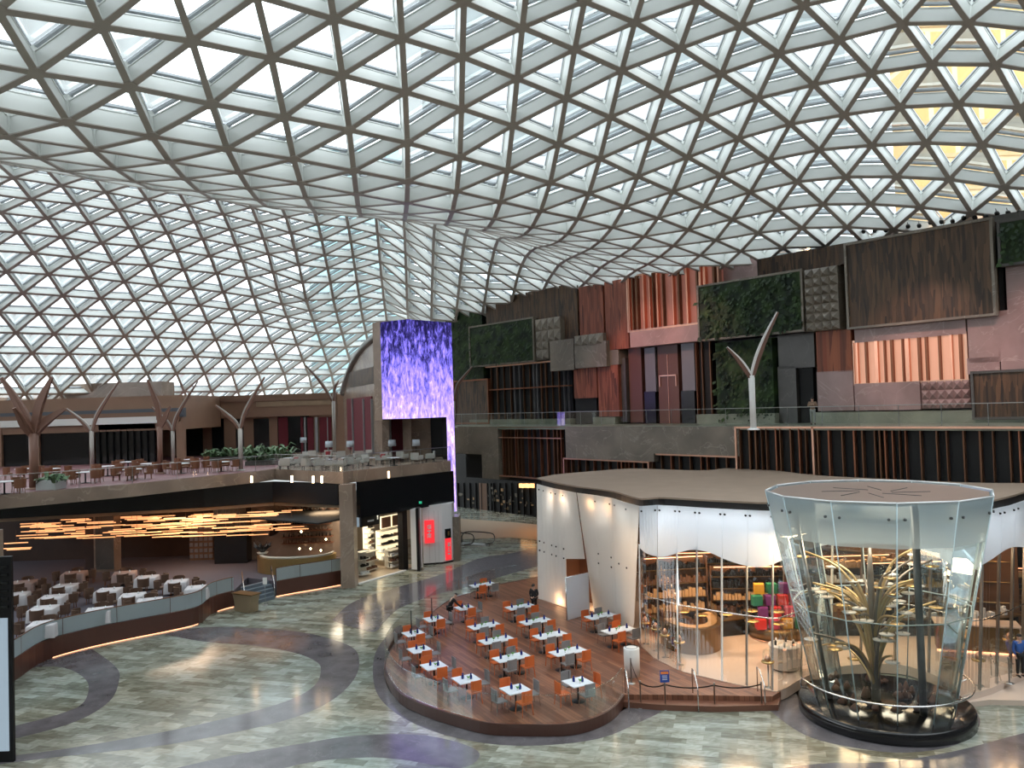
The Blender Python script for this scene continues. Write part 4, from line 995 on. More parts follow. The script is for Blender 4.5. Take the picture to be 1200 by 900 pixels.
def stand(arms='down',lean=0,**kw):
    J=dict(pelvis=(0,0,.95),waist=(0,.0+lean*.15,1.1),chest=(0,lean*.45,1.32),neck=(0,lean*.7,1.47),head=(0,lean*.85+.02,1.60),
      lsh=(-.19,lean*.55,1.41),rsh=(.19,lean*.55,1.41),lel=(-.24,lean*.5-.02,1.13),rel=(.24,lean*.5-.02,1.13),lwr=(-.22,lean*.5+.08,.90),rwr=(.22,lean*.5+.08,.90),lhand=(-.22,lean*.5+.12,.75),rhand=(.22,lean*.5+.12,.75),
      lhip=(-.09,0,.90),rhip=(.09,0,.90),lkn=(-.1,.02,.50),rkn=(.1,.02,.50),lan=(-.1,-.02,.08),ran=(.1,-.02,.08),ltoe=(-.11,.14,.035),rtoe=(.11,.14,.035))
    J.update(kw); return J
J=stand(waist=(0,.05,1.10),chest=(0,.17,1.30),neck=(0,.26,1.43),head=(0,.34,1.53),face=(0,.8,-.6),lsh=(-.19,.2,1.37),rsh=(.19,.2,1.37),lel=(-.2,.36,1.12),rel=(.2,.38,1.12),lwr=(-.12,.64,.86),rwr=(.14,.68,.86),lhand=(-.08,.78,.80),rhand=(.12,.82,.80))
q=hz(527.5,732,ZD); person('person in black bending over a deck table, arms reaching to its top',q,-PI/2+.25,J,'cloth_black','cloth_black')
J=stand(head=(0,.05,1.60),face=(0,.9,-.4),lel=(-.25,.0,1.15),rel=(.25,0,1.15),lwr=(-.08,.2,1.05),rwr=(.08,.2,1.03),lhand=(.04,.26,1.0),rhand=(-.04,.27,1.0))
q=hz(626.5,721,ZD); person('person in black standing at a deck table beside the white wall',q,PI-.5,J,'cloth_black','cloth_black')
J=stand(lel=(-.27,.08,1.16),rel=(.27,.08,1.16),lwr=(-.06,.27,1.27),rwr=(.08,.27,1.27),lhand=(.02,.33,1.3),rhand=(.0,.33,1.3),face=(0,1,-.3))
s,_=Wp.sz(953,498,2.2); q=Wp.P(s,Z2,2.2); person('person in pale top and grey trousers standing on the upper balcony',q,PI-.3,J,'khaki_cloth','grey_cloth')
q=hz(1196,793,ZD); J=stand(); person('person in a blue shirt standing by the rope posts right of the cone',q,PI,J,'blue_cloth','cloth_black')
# ================================================================ left side: mezzanine slab, facade, restaurant below
R=random.Random(31)
mat('terrace_floor',(.19,.075,.08),.6,0,(.14,.05,.06),1.5); mat('tan_plaster',(.28,.165,.105),.6,0,(.25,.145,.095),.4); mat('tan_dark',(.20,.11,.07),.6)
mat('window_dark',(.012,.013,.014),.12); mat('curtain_red',(.13,.012,.022),.8); mat('grey_frame',(.30,.31,.32),.4,.5); mat('blue_band',(.07,.08,.10),.5)
mat('tree_grey',(.36,.33,.30),.45,.3); mat('tree_brown',(.16,.075,.05),.5); mat('tree_white',(.80,.80,.79),.35)
mat('brown_wood',(.17,.065,.03),.5); mat('brown_leather',(.10,.055,.035),.5); mat('linen',(.62,.60,.62),.8); mat('pink_linen',(.45,.33,.30),.8); mat('sofa_cream',(.42,.40,.37),.8); mat('red_cushion',(.30,.02,.03),.8)
mat('lamp_shade',(.42,.47,.52),.7); mat('planter_white',(.5,.5,.5),.5); mat('fern',(.05,.10,.045),.6,0,(.09,.16,.06),4)
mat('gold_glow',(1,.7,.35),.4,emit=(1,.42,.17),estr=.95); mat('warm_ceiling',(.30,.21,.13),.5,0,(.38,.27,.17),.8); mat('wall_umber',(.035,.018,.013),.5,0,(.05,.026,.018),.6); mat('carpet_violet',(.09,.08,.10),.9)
mat('brown_panel',(.085,.032,.022),.35); glass('frost_rail',(.8,.88,.9),.05,.25,.9,(.50,.56,.58)); mat('screen_grey',(.25,.3,.35),.3,emit=(.30,.38,.46),estr=.55)
mat('shop_wall',(.50,.42,.32),.5); mat('shop_floor',(.42,.33,.24),.3); mat('shop_light',(1,.85,.6),.5,emit=(1,.80,.50),estr=.9); mat('ivory',(.62,.58,.50),.4); mat('sign_red',(.7,.02,.03),.4,emit=(.75,.03,.04),estr=.8); mat('panel_white',(.74,.74,.76),.35); mat('exit_green',(.02,.5,.25),.4,emit=(.05,.7,.4),estr=.3)
SE=[(-45,592),(0,580),(150,567.5),(300,552.5),(322,549.5),(402,553.5),(414,551.5),(470,545.5),(528,540)]
FE=[hz(x,y,ZM) for x,y in SE]
back=[dep(534,540,90),dep(480,540,96),dep(-100,540,90)]
ms=MB(); ms.prism([(p.x,p.y) for p in FE]+[(p.x,p.y) for p in back],ZM-.82,ZM); ms=ms.build('floor_mezzanine','beige_marble'); tag(ms,kind='structure')
MB().prism([tuple((p+Vector((0,.35,0)))[:2]) for p in FE[:5]]+[(p.x,p.y) for p in (hz(330,540,ZM),hz(345,532,ZM),hz(330,529,ZM),hz(-40,529,ZM))],ZM,ZM+.012).build('terrace_carpet','terrace_floor',ms)
rail([p+Vector((0,.15,0)) for p in FE],1.1,'glass_railing','glass railing along the edge of the left terrace with the steel trees',None,3.,None,'rail_steel')
for x,y in((296,553.5),(368,553.5),(378,553.5),(343,553),(456,548)):
    p=hz(x,y+2,ZM); MB().box((p.x,p.y-.25,ZM-.35),(.12,.08,.45)).build('edge_lamp','lamp_warm',ms)
# louvred fascia and columns below the slab
LV=[dep(-60,600,53.5),dep(240,590,57),dep(321,575,59),dep(399,575,56)]
lv=[Vector((p.x,p.y,0)) for p in LV]; zl0=E-6.55; zl1=ZM-.82
mb=MB(); mb.ribbon([p+Vector((0,0,zl0)) for p in lv],[p+Vector((0,0,zl1)) for p in lv],.25); lw_=mb.build('wall_louvre','black_gloss'); tag(lw_,kind='structure')
for k in range(6):
    z=zl0+.15+k*(zl1-zl0-.2)/6; MB().tube([p+Vector((0,-.05,z)) for p in lv],.035,5).build('louvre_blade','black_metal',lw_)
def mbox(name,m,x0,x1,Y,z0,z1,th=.8,par=None,kind=None,y=560):
    a=dep(x0,y,Y);b=dep(x1,y,Y); o=MB().bx(a.x,b.x,Y,Y+th,z0,z1).build(name,m,par)
    if kind: tag(o,kind=kind)
    return o
cl=mbox('column','beige_marble',399,415,54.2,0,ZM-.8,1.2,None,'structure',650)
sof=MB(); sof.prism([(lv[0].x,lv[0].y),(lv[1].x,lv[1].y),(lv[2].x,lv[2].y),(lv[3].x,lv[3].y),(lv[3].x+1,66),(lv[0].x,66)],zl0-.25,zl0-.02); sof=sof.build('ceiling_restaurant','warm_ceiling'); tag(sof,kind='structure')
# restaurant platform and its curved wall
BT=[(-30,822),(16,797.5),(50,775),(100,760),(150,749),(200,739),(232,731),(246,720),(262,714),(274,711)]
BA=catmull([hz(x,y,0) for x,y in BT],4); BR_=[(324,699),(345,695),(375,690),(399,685.5)]; BB=catmull([hz(x,y,0) for x,y in BR_],4)
ZP=.98
plat=empty('dining_platform',(-20,50,0),0,'raised restaurant platform with a curved brown wall and frosted glass balustrade','platform')
MB().prism([(p.x,p.y) for p in BA]+[tuple(hz(290,694,0)[:2])]+[(p.x,p.y) for p in BB]+[(BB[-1].x,63.5),(-62,63.5),(-62,BA[0].y)],.0,ZP).build('platform_floor','carpet_violet',plat)
def outl(A):
    up=Vector((0,0,1))
    A=[p+Vector((.02,-.06,0)) for p in A]
    MB().ribbon([p for p in A],[p+up*(ZP+.03) for p in A],.06).build('platform_wall','brown_panel',plat)
    MB().ribbon([p+up*.015+Vector((0,-.05,0)) for p in A],[p+up*.045+Vector((0,-.05,0)) for p in A],.04).build('foot_light','warm_strip',plat)
    n=len(A); k=5
    for i in range(0,n-1,k):
        s=A[i:i+k+1]
        if len(s)<2: continue
        MB().ribbon([p+up*(ZP+.06) for p in s],[p+up*(ZP+.86) for p in s],.03).build('frosted_pane','frost_rail',plat)
        MB().box(s[0]+up*(ZP+.46),(.06,.06,.86)).build('balustrade_post','bronze',plat)
    MB().tube([p+up*(ZP+.88) for p in A],.03,6).build('handrail','bronze',plat)
outl(BA); outl(BB)
# steps with blue light, handrails, podium
stp=empty('entrance_steps',hz(303,706,0),0,'short blue lit steps up to the restaurant platform','steps'); a=hz(285,712,0);b_=hz(322,702,0); d=(hz(292,690,0)-hz(300,708,0)); d.z=0; d.normalize()
mat('step_blue',(.13,.16,.19),.4,emit=(.10,.22,.40),estr=.0)
for k in range(5):
    q=[a+d*(.34*k),b_+d*(.34*k),b_+d*(.34*k+.34),a+d*(.34*k+.34)]; MB().prism([(p.x,p.y) for p in q],0,.19*(k+1)).build('step','step_blue',stp)
for i,(p,nm_) in enumerate(((a,'podium side'),(b_,'bar side'))):
    p=p+Vector((.1,0,0)) if i==0 else p; handrail([p,p+Vector((0,0,.95)),p+d*1.7+Vector((0,0,1.9)),p+d*1.7+Vector((0,0,1.0))],f'thin bronze handrail of the restaurant steps, {nm_}')
mat('podium_stone',(.34,.26,.17),.35,.3); c=hz(289,716,0); pod=empty('host_podium',c,-.5,'gold stone host podium at the foot of the restaurant steps','podium')
mb=MB(); vs=[]
for z,w in((0,.62),(.6,.66),(1.05,.80)): vs+= [(-w,-.35,z),(w,-.35,z),(w,.35,z),(-w,.35,z)]
mb.add(vs,[(3,2,1,0),(8,9,10,11)]+[(i*4+j,i*4+(j+1)%4,i*4+4+(j+1)%4,i*4+4+j) for i in range(2) for j in range(4)]); mb.build('podium_body','podium_stone',pod,True); MB().box((0,0,1.08),(1.75,.8,.05)).build('podium_top','gold_dark',pod,True)
q=hz(311,709,0); ss=empty('menu_stand',q,0,'slim stand holding a small white notice beside the steps','stand'); MB().tube([q,q+Vector((0,0,1.3))],.02,6).build('pole','rail_steel',ss); MB().box(q+Vector((0,0,1.5)),(.26,.03,.42)).build('notice','white_paint',ss); MB().lathe(q,[(.15,0),(.15,.02)],10).build('base','rail_steel',ss)
# back wall pieces
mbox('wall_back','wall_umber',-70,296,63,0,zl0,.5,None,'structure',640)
wb=mbox('wall_bar','beige_marble',291,402,60.5,0,zl0,.5,None,'structure',640)
col2=mbox('column','beige_marble',110,134,57.5,ZP,zl0,1.0,None,'structure',650); mbox('column_mirror','dark_stone',112,133,57.4,ZP+.2,zl0-.1,.08,col2,None,650)
mbox('column','wall_umber',100,110,58,ZP,zl0,.6,None,'structure',650)
cab=empty('lattice_cabinet',dep(235,640,61),0,'dark wine cabinet with a patterned lattice front on the restaurant wall','cabinet'); mbox('cabinet_body','inner_brown',222,250,61,ZP,ZP+3.4,1.,cab,None,640)
a=dep(222,640,61);b_=dep(250,640,61)
for i in range(5):
    for j in range(7): MB().box((a.x+(b_.x-a.x)*(i+.5)/5,60.96,ZP+.3+j*.44),((b_.x-a.x)/7,.08,.26)).build('lattice_cell','grey_panel',cab)
blk=empty('service_block',dep(270,640,60),0,'tall black service block between the lattice cabinet and the bar','cabinet'); mbox('block_body','black_gloss',251,289,59.2,ZP,zl0-.3,1.15,blk,None,640); mbox('wall_plate','copper_dark',266,271,59.42,ZP+1.9,ZP+2.3,.06,blk,None,640)
# bar counter, round
c=hz(343,671,ZP); c.y+=1.2; bar=empty('round_bar',c,0,'round bar counter with a polished gold front and pale rim','counter')
arc=[Vector((c.x+2.5*math.cos(t),c.y+1.7*math.sin(t),ZP)) for t in np.linspace(-PI*1.05,PI*.05,26)]
MB().ribbon([p for p in arc],[p+Vector((0,0,1.05)) for p in arc],.25).build('bar_front','gold',bar); MB().tube([p+Vector((0,0,1.1)) for p in arc],.09,8).build('bar_rim','ivory',bar)
shf=empty('bottle_shelf',dep(363,640,60),0,'arched wall of thin lit shelves with bottles behind the bar','shelf'); 
for j in range(8):
    z=ZP+1.2+j*.47; x0=331+(j>5)*(j-5)*6; x1=(391,391,390,389,392,388,384,374)[j]; a=dep(x0,640,60.1); b_=dep(x1,640,60.1)
    MB().bx(a.x,b_.x,59.7,60.3,z,z+.04).build('shelf_board','copper_dark',shf)
    X=a.x+.15; mb=MB()
    while X<b_.x-.15:
        mb.lathe((X,60.0,z+.04),[(.05,0),(.05,.18),(.02,.24),(.02,.3)],6); X+=R.uniform(.16,.4)
    tag(mb.build('bottle','black_gloss' if j%2 else 'recess_brown',shf),kind='stuff')
for k,(x,y) in enumerate(((353,623),(382,632),(364,643),(376,645),(351,643))):
    p=dep(x,y,59.6); MB().lathe(p,[(.02,-.08),(.08,0),(.02,.08)],8).build('shelf_light','lamp_warm',shf)
pl=empty('bar_bouquet',arc[3]+Vector((.1,.1,1.2)),0,'dark leafy arrangement on the bar rim','plant'); v=pl.location
mb=MB()
for k in range(18):
    t=k*2.4; mb.tube([v,v+Vector((.35*math.cos(t),.3*math.sin(t),.45)),v+Vector((.65*math.cos(t),.55*math.sin(t),.55+.3*(k%3)/2))],[.02,.09,.01],5)
mb.build('leaves','window_dark',pl); MB().lathe(v,[(.3,-.02),(.4,.12)],12).build('bowl','ivory',pl)
# flower relief on the bar wall
rl=empty('wall_relief',dep(365,605,60.3),0,'dark swirling petal relief on the beige bar wall','wall decoration'); 
for k,(x0,y0,x1,y1) in enumerate(((336,592,352,604),(345,590,362,600),(358,593,372,612),(366,590,380,610),(378,592,391,606),(340,605,352,622),(313,612,318,626),(320,622,316,628))):
    a=dep(x0,y0,60.42);b_=dep(x1,y1,60.42); m_=(a+b_)/2+Vector((.3,0,.3)); MB().tube(catmull([a,m_,b_],5),[.06+.28*math.sin(PI*i/10) for i in range(11)],6).build('petal','wall_umber',rl)
# chandelier of glowing rods
ch=empty('rod_chandelier',(-22,58,4.2),0,'long ceiling cluster of glowing horizontal gold rods above the restaurant','lamp')
rods=[]
for cx_,w_,n_ in((60,50,26),(115,55,26),(175,60,30),(230,55,30),(285,55,30),(330,30,12)):
    for k in range(n_):
        x=cx_+R.uniform(-w_/2,w_/2); yy=R.uniform(600,628)+(7-12*(x/350)*.8)+ (4 if x<120 else 0); yy=min(yy,630); rods.append((x,yy,R.uniform(54.5,60.5)))
for x in(18,22,19): rods.append((x,R.uniform(636,645),50))
for i,(x,y,Y) in enumerate(rods):
    p=dep(x,y,Y); p.z=max(p.z,3.2); L_=R.uniform(1.2,2.4); 
    if p.z>zl0-.5: p.z=zl0-.5
    m_=MB(); m_.tube([p-Vector((L_/2,.1,0)),p+Vector((L_/2,.1,0))],.035,6)
    if i<98: m_.build('glowing_rod','gold_glow',ch)
    else:
        if i==98: rest=MB()
        rest.v_=0; rest.add(m_.v,m_.f,True)
tag(rest.build('glowing_rod','gold_glow',ch),kind='stuff')
mb=MB()
for x,y,Y in rods[::3]:
    p=dep(x,y,Y); mb.tube([(p.x,p.y,min(max(p.z,3.2),zl0-.5)),(p.x,p.y,zl0-.25)],.012,4)
tag(mb.build('hanger','bronze',ch),kind='stuff')
# cloth tables
def cloth_table(w,d,m):
    t=empty('cloth_table',(0,0,0),0,'x','table'); MB().box((0,0,.72),(w*.96,d*.96,.04)).build('tabletop','brown_wood',t,True)
    vs=[];fs=[];n=48
    for ring,(s,z) in enumerate(((0,.765),(1,.765),(1.03,.72),(1.06,.4),(1.08,.12))):
        for k in range(n):
            a=2*PI*k/n; cx_,sy=math.cos(a),math.sin(a); q=max(abs(cx_),abs(sy)); f=1/q; wv=1+(.035*math.sin(a*12) if ring>2 else 0)
            vs.append((cx_*f*w/2*s*wv,sy*f*d/2*s*wv,z))
    for r_ in range(4):
        for k in range(n): fs.append((r_*n+k,r_*n+(k+1)%n,(r_+1)*n+(k+1)%n,(r_+1)*n+k))
    me=MB(); me.add(vs,fs,True); me.build('tablecloth',m,t,True)
    MB().lathe((0,0,0),[(.3,0),(.3,.03),(.05,.06),(.05,.7)],10).build('base','black_metal',t,True)
    for sx,sy in((-.3,0),(.3,.1)): MB().lathe((sx,sy,.77),[(.05,0),(.06,.03),(.03,.1),(.01,.14)],8).build('napkin','white_gloss',t,True)
    o_children(t); return t
ct=cloth_table(1.25,1.2,'linen'); cp2=cloth_table(1.35,1.3,'pink_linen')
def tub(name,m,legm):
    t=empty(name,(0,0,0),0,'x','chair'); MB().lathe((0,0,.36),[(.27,0),(.28,.1),(.24,.13)],14).build('seat',m,t,True)
    A=[Vector((.29*math.cos(a),.29*math.sin(a),.36)) for a in np.linspace(-PI*1.05,PI*.05,15)]; MB().ribbon(A,[p*1.08+Vector((0,0,.50-.03*0)) for p in A],.05).build('backrest',m,t,True)
    for sx in(-1,1):
        for sy in(-1,1): MB().bar((sx*.18,sy*.18,.37),(sx*.2,sy*.2,0),.035,.035).build('leg',legm,t,True)
    o_children(t); return t
tb=tub('tub_chair','brown_leather','brown_wood')
RT=[(87,671,1,'back wall, beside the stone column'),(27,682,1,'back wall, second from the black totem'),(76,686,0,'in front of the pale pink back table'),(19,696,0,'partly hidden by the black totem'),(62,699,0,'third back from the frosted rail at the left'),
(51,712,0,'the big left one, second from the rail'),(51,730,0,'touching the frosted rail, leftmost'),(146,671,1,'right of the mirrored column at the back'),(172,676,0,'back row, second after the mirrored column'),(207,681,0,'right end, below the lattice cabinet'),
(127,691,0,'middle, left of its twin'),(155,697,0,'middle, right of its twin'),(175,703,0,'middle, near the frosted rail'),(116,714,0,'at the frosted rail, left of the middle'),(231,688,0,'last one before the steps')]
for x,y,kd,d in RT:
    c=hz(x,y,ZP+.765); c.z=ZP; an=R.uniform(-.1,.1)+.25
    place(cp2 if kd else ct,c,an,('pink' if kd else 'white')+' clothed table, '+d,'clothed tables on the restaurant platform')
    for j,w_ in enumerate(('near','far','left','right')):
        a=an+(-PI/2,PI/2,PI,0)[j]; q=c+Vector((math.cos(a),math.sin(a),0))*.98
        if q.x>BB[-1].x-.5: continue
        # keep clear of the balustrade
        bad=any((Vector((q.x,q.y,0))-p).length<.45 or (q.y<p.y+.35 and abs(q.x-p.x)<.5) for p in BA+BB)
        if bad: continue
        place(tb,q,a+PI/2+PI if 0 else a-PI/2+PI,f'brown tub chair, {w_} of table '+d,'brown tub chairs in the restaurant')
# ---------------------------------------------------------------- terrace trees
def tree(label,Y,foot,fork,arms,m1='tree_grey',m2='tree_brown',z0=None,w=.34):
    f=dep(foot[0],foot[1],Y); zf=ZM if z0 is None else z0; f.z=zf; o=empty('steel_tree',f,0,label,'steel tree','steel trees')
    k=dep(fork[0],fork[1],Y); T=[Vector((f.x,f.y,zf)),Vector((f.x,f.y,zf+(k.z-zf)*.5)),Vector((f.x,f.y,k.z))]
    MB().tube(T,[w*.5,w*.46,w*.5],10).build('trunk',m1,o); MB().lathe((f.x,f.y,zf),[(w*.95,0),(w*.9,.06),(w*.5,.12)],14).build('base',m1,o)
    for i,(mid,tip,dy) in enumerate(arms):
        a=Vector((f.x,f.y,k.z-.15)); b_=dep(mid[0],mid[1],Y+dy*.4); c=dep(tip[0],tip[1],Y+dy); pts=catmull([a,b_,b_.lerp(c,.5)+(Vector((f.x,f.y,c.z))-c)*.04,c],6); n=len(pts)
        mb=MB(); mi=MB()
        for j in range(n-1):
            t=j/(n-1.); wd=w*(.75+.5*math.sin(PI*min(1,t*1.1))*1.0)*(1-.45*t)
            mb.bar(pts[j],pts[j+1]+(pts[j+1]-pts[j])*.06,wd*.55,wd,(0,1,0)) if 0 else mb.bar(pts[j],pts[j+1]+(pts[j+1]-pts[j])*.05,wd*.8,wd*.5,(0,-1,.05))
            dn=Vector(((pts[j+1]-pts[j]).z,0,-(pts[j+1]-pts[j]).x)).normalized(); dn=dn if dn.z<0 else -dn
            mi.bar(pts[j]+dn*wd*.2+Vector((0,-.04,0)),pts[j+1]+dn*wd*.2+Vector((0,-.04,0)),wd*.55,wd*.5,(0,-1,.05))
        ar=mb.build('branch',m1,o); mi.build('branch_lining',m2,ar)
    return o
tree('brown steel tree with four arms behind the fern planter, leftmost on the terrace',49.,(40,576),(40,508),[((31,490),(2,443),0),((45,478),(61,442),0),((30,498),(17,478),-1),((50,497),(76,479),1)],'tree_brown','tree_brown',None,.55)
tree('grey steel tree with two brown arms, second from the left on the terrace',64,(108,551),(108,505),[((101,498),(78,479),0),((113,488),(140,446),0)])
tree('brown steel tree whose arms cross its grey neighbour on the terrace',59,(188,555),(188,500),[((186,480),(173,445),0),((192,492),(200,476),0)],'tree_brown','tree_brown',None,.4)
tree('grey steel tree behind the brown one in the middle of the terrace',72,(203,540),(203,505),[((206,490),(232,447),0),((198,497),(178,477),0)])
tree('pale steel tree between the hedges near the lounge chairs',59.5,(282.5,552),(282.5,502),[((276,495),(253,475),0),((286,486),(310,442),0)])
tree('thin dark steel tree in front of the tan corner pier beyond the lounge',80,(392,529),(391,470),[((381,455),(358,428),0),((392,455),(397,446),0)],'tree_grey','tree_brown')
tree('white steel tree with brown lined arms standing alone on the upper balcony',44.5,(883,502),(881,440),[((873,431),(852,407),0),((887,420),(911,366),0)],'tree_white','tree_brown',Z2,.36)
tree('steel tree half hidden by the purple screen tower',70,(532,497),(533,470),[((536,452),(553,430),0)],'tree_grey','tree_brown',Z2)
# facade behind the terrace
YF=84
fac=mbox('wall_terrace','tan_plaster',-60,408,YF,ZM,E+1.7,.8,None,'structure',500)
def fb(name,m,x0,x1,y0,y1,out=.25,Y=YF):
    a=dep(x0,y0,Y-out);b_=dep(x1,y1,Y-out); o=MB().bx(a.x,b_.x,Y-out,Y+.02,max(b_.z,ZM),a.z).build(name,m,fac); return o
fac2=mbox('wall_pavilion_block','tan_plaster',-60,215,74,ZM+3.0,E+2.0,9.5,None,'structure',500); fac2.name='wall_terrace_block'
def fb2(name,m,x0,x1,y0,y1,out=.15):
    a=dep(x0,y0,74-out);b_=dep(x1,y1,74-out); return MB().bx(a.x,b_.x,74-out,74.02+.3,max(b_.z,ZM),a.z).build(name,m,fac2)
fb2('window_wall','window_dark',2,42,497,552,-.2); fb2('window_wall','window_dark',46,104,495,549,-.2); fb2('window_wall','window_dark',112,182,495,545,-.2)
fb2('pier','tan_plaster',-60,2,497,552,.1); fb2('pier','tan_plaster',42,46,497,552,.1); fb2('pier','tan_plaster',206,216,485,545,.2)
fb2('cornice_light','white_paint',0,190,493.5,495.5,.5); fb2('blue_band','blue_band',0,215,484.5,488.5,.3); fb2('canopy','tan_dark',0,210,488.5,493.5,.35)
fb2('clerestory','ivory',115,182,496,502,.0)
for x in range(116,184,8): fb2('mullion','black_metal',x,x+.8,495,545,.05)
mb=mbox('roof_block','beige_marble',63,190,80,E+1.5,E+3.6,3,None,'structure',480); mb.name='wall_upper_block'
for x0,x1 in((216,238),(248,263),(276,286),(297,316)): fb('window','window_dark',x0,x1,491,535,.05)
fb('window','window_dark',325,363,488,535,.05)
for x0,x1 in((326,338),(352,356),(360,368),(374,389)): fb('curtain','curtain_red',x0,x1,489,533,.12)
for x0,x1 in((356,359),(369,373),(383,385)): fb('grey_frame','grey_frame',x0,x1,489,533,.2)
fb('fascia_band','tan_plaster',216,395,467,486,.5); fb('fascia_band','tan_dark',216,395,465.5,467.5,.7); fb('canopy','warm_ceiling',300,392,471,474,.6)
fb('pier','tan_plaster',395,406,462,535,.8)
# stone end block with the red curtained windows, right of the facade
P0=dep(404,500,80);P1=dep(446,500,66); EB=VPlane((P0.x,P0.y),(P1.x,P1.y))
eb=MB(); a_,_=EB.sz(404,500); b2,_=EB.sz(447,500)
tp=[(402,461),(405,449),(411,432),(418,418),(427,406),(437,397),(447,389)]
TPp=[EB.sz(x,y) for x,y in tp]
poly=[(a_,ZM)]+TPp+[(b2,ZM)]
vs=[EB.P(s,z) for s,z in poly]; vb=[EB.P(s,z,.6) for s,z in poly]; n=len(poly)
eb.add(vs+vb,[tuple(range(n)),tuple(range(2*n-1,n-1,-1))]+[(i,i+n,(i+1)%n+n,(i+1)%n) for i in range(n)]); eb=eb.build('wall_stone_end','beige_marble'); tag(eb,kind='structure')
def ebp(name,m,x0,y0,x1,y1,o_=-.1):
    s0,z1=EB.sz(x0,y0,o_);s1,z0=EB.sz(x1,y1,o_); mb=MB(); vbox(mb,EB,s0,s1,max(z0,ZM),z1,o_,.1); return mb.build(name,m,eb)
ebp('wood_panel','brown_slats',408,437,438,449); ebp('curtain','curtain_red',406,467.5,437,532,-.08)
for x0,x1 in((411.5,414),(424.5,427),(434,436)): ebp('grey_frame','grey_frame',x0,467.5,x1,532,-.2)
ap=[EB.P(*q) for q in TPp]; MB().tube(catmull(ap,4),.35,6).build('arch_trim','rail_steel',eb)
# below the tower: curtains, stone piers, dark opening
YT=66
und=mbox('wall_under_tower','beige_marble',475,506,YT+3,ZM,E-.75,.5,None,'structure',510)
mbox('curtain','curtain_red',441,473,YT+2,ZM,E-.75,.2,und,None,510)
for x0,x1 in((456,458.5),(441,443)): mbox('grey_frame','grey_frame',x0,x1,YT+1.8,ZM,E-.75,.15,und,None,510)
mbox('pier','beige_marble',472,482,YT+1.0,ZM,E-.75,.5,und,None,510); mbox('dark_opening','black_void',505,520,YT+2.9,ZM,E-.75,.3,und,None,510)
# ---------------------------------------------------------------- screen tower
m=bpy.data.materials.new('led_waterfall'); m.use_nodes=True; MAT['led_waterfall']=m; nt=m.node_tree; N=nt.nodes; L=nt.links; N.clear()
out=N.new('ShaderNodeOutputMaterial'); em=N.new('ShaderNodeEmission'); L.new(em.outputs[0],out.inputs[0]); em.inputs[1].default_value=1.25
tc=N.new('ShaderNodeTexCoord'); mp=N.new('ShaderNodeMapping'); mp.inputs['Scale'].default_value=(2.3,2.3,.85); L.new(tc.outputs['Object'],mp.inputs[0])
n1=N.new('ShaderNodeTexNoise'); n1.inputs['Scale'].default_value=1.3; n1.inputs['Detail'].default_value=9; n1.inputs['Roughness'].default_value=.72; n1.inputs['Distortion'].default_value=.5; L.new(mp.outputs[0],n1.inputs['Vector'])
sx=N.new('ShaderNodeSeparateXYZ'); L.new(tc.outputs['Object'],sx.inputs[0])
mr=N.new('ShaderNodeMapRange'); mr.inputs[1].default_value=E+7; mr.inputs[2].default_value=E-.9; mr.inputs[3].default_value=-.10; mr.inputs[4].default_value=.19; L.new(sx.outputs[2],mr.inputs[0])
ad=N.new('ShaderNodeMath'); ad.operation='ADD'; L.new(n1.outputs['Fac'],ad.inputs[0]); L.new(mr.outputs[0],ad.inputs[1])
r=N.new('ShaderNodeValToRGB'); cr=r.color_ramp; cr.elements[0].position=.38; cr.elements[0].color=(.012,.010,.055,1); cr.elements[1].position=.80; cr.elements[1].color=(.95,.70,1,1)
for p,c in((.45,(.05,.04,.22)),(.51,(.14,.12,.62)),(.59,(.30,.21,.85)),(.70,(.52,.36,.98))): e=cr.elements.new(p); e.color=(*c,1)
L.new(ad.outputs[0],r.inputs[0]); L.new(r.outputs[0],em.inputs[0])
c1=dep(478,400,62.0); a1=dep(446,400,63.6); b1=dep(529.5,400,65.6); zt_=E+(479.8-373.8)/930*62; zb_=E-.72
tw=empty('screen_tower',(c1.x,c1.y+2,0),0,'tall corner video screen glowing with a purple waterfall on a stone tower','screen')
A2=Vector((a1.x,a1.y,0));C2=Vector((c1.x,c1.y,0));B2=Vector((b1.x,b1.y,0)); up=Vector((0,0,1))
MB().add([A2+up*zb_,C2+up*zb_,C2+up*zt_,A2+up*zt_],[(0,1,2,3)]).build('video_face','led_waterfall',tw)
MB().add([C2+up*zb_,B2+up*zb_,B2+up*zt_,C2+up*zt_],[(0,1,2,3)]).build('video_face','led_waterfall',tw)
dAB=(B2-C2); g1=C2.lerp(B2,.82)
MB().add([g1+up*3.5,B2+up*3.5,B2+up*zb_,g1+up*zb_],[(0,1,2,3)]).build('video_strip','led_waterfall',tw)
q=[A2+Vector((.02,.05,0)),C2+Vector((0,.06,0)),B2+Vector((-.02,.05,0)),B2+Vector((-1.5,2.5,0)),A2+Vector((.3,3,0))]
MB().prism([(p.x,p.y) for p in q],zb_,zt_).build('tower_body','black_void',tw)
q=[g1+Vector((-.02,.06,0)),B2+Vector((0,.06,0)),B2+Vector((-.5,1.2,0)),g1+Vector((-.5,1.2,0))]; MB().prism([(p.x,p.y) for p in q],3.5,zb_).build('strip_body','black_void',tw)
w0=dep(437,400,64.3); MB().prism([(w0.x,w0.y),(A2.x,A2.y-.02),(A2.x+.3,A2.y+3),(w0.x+.3,w0.y+3.4)],zb_-.1,zt_+.05).build('stone_wing','beige_marble',tw)
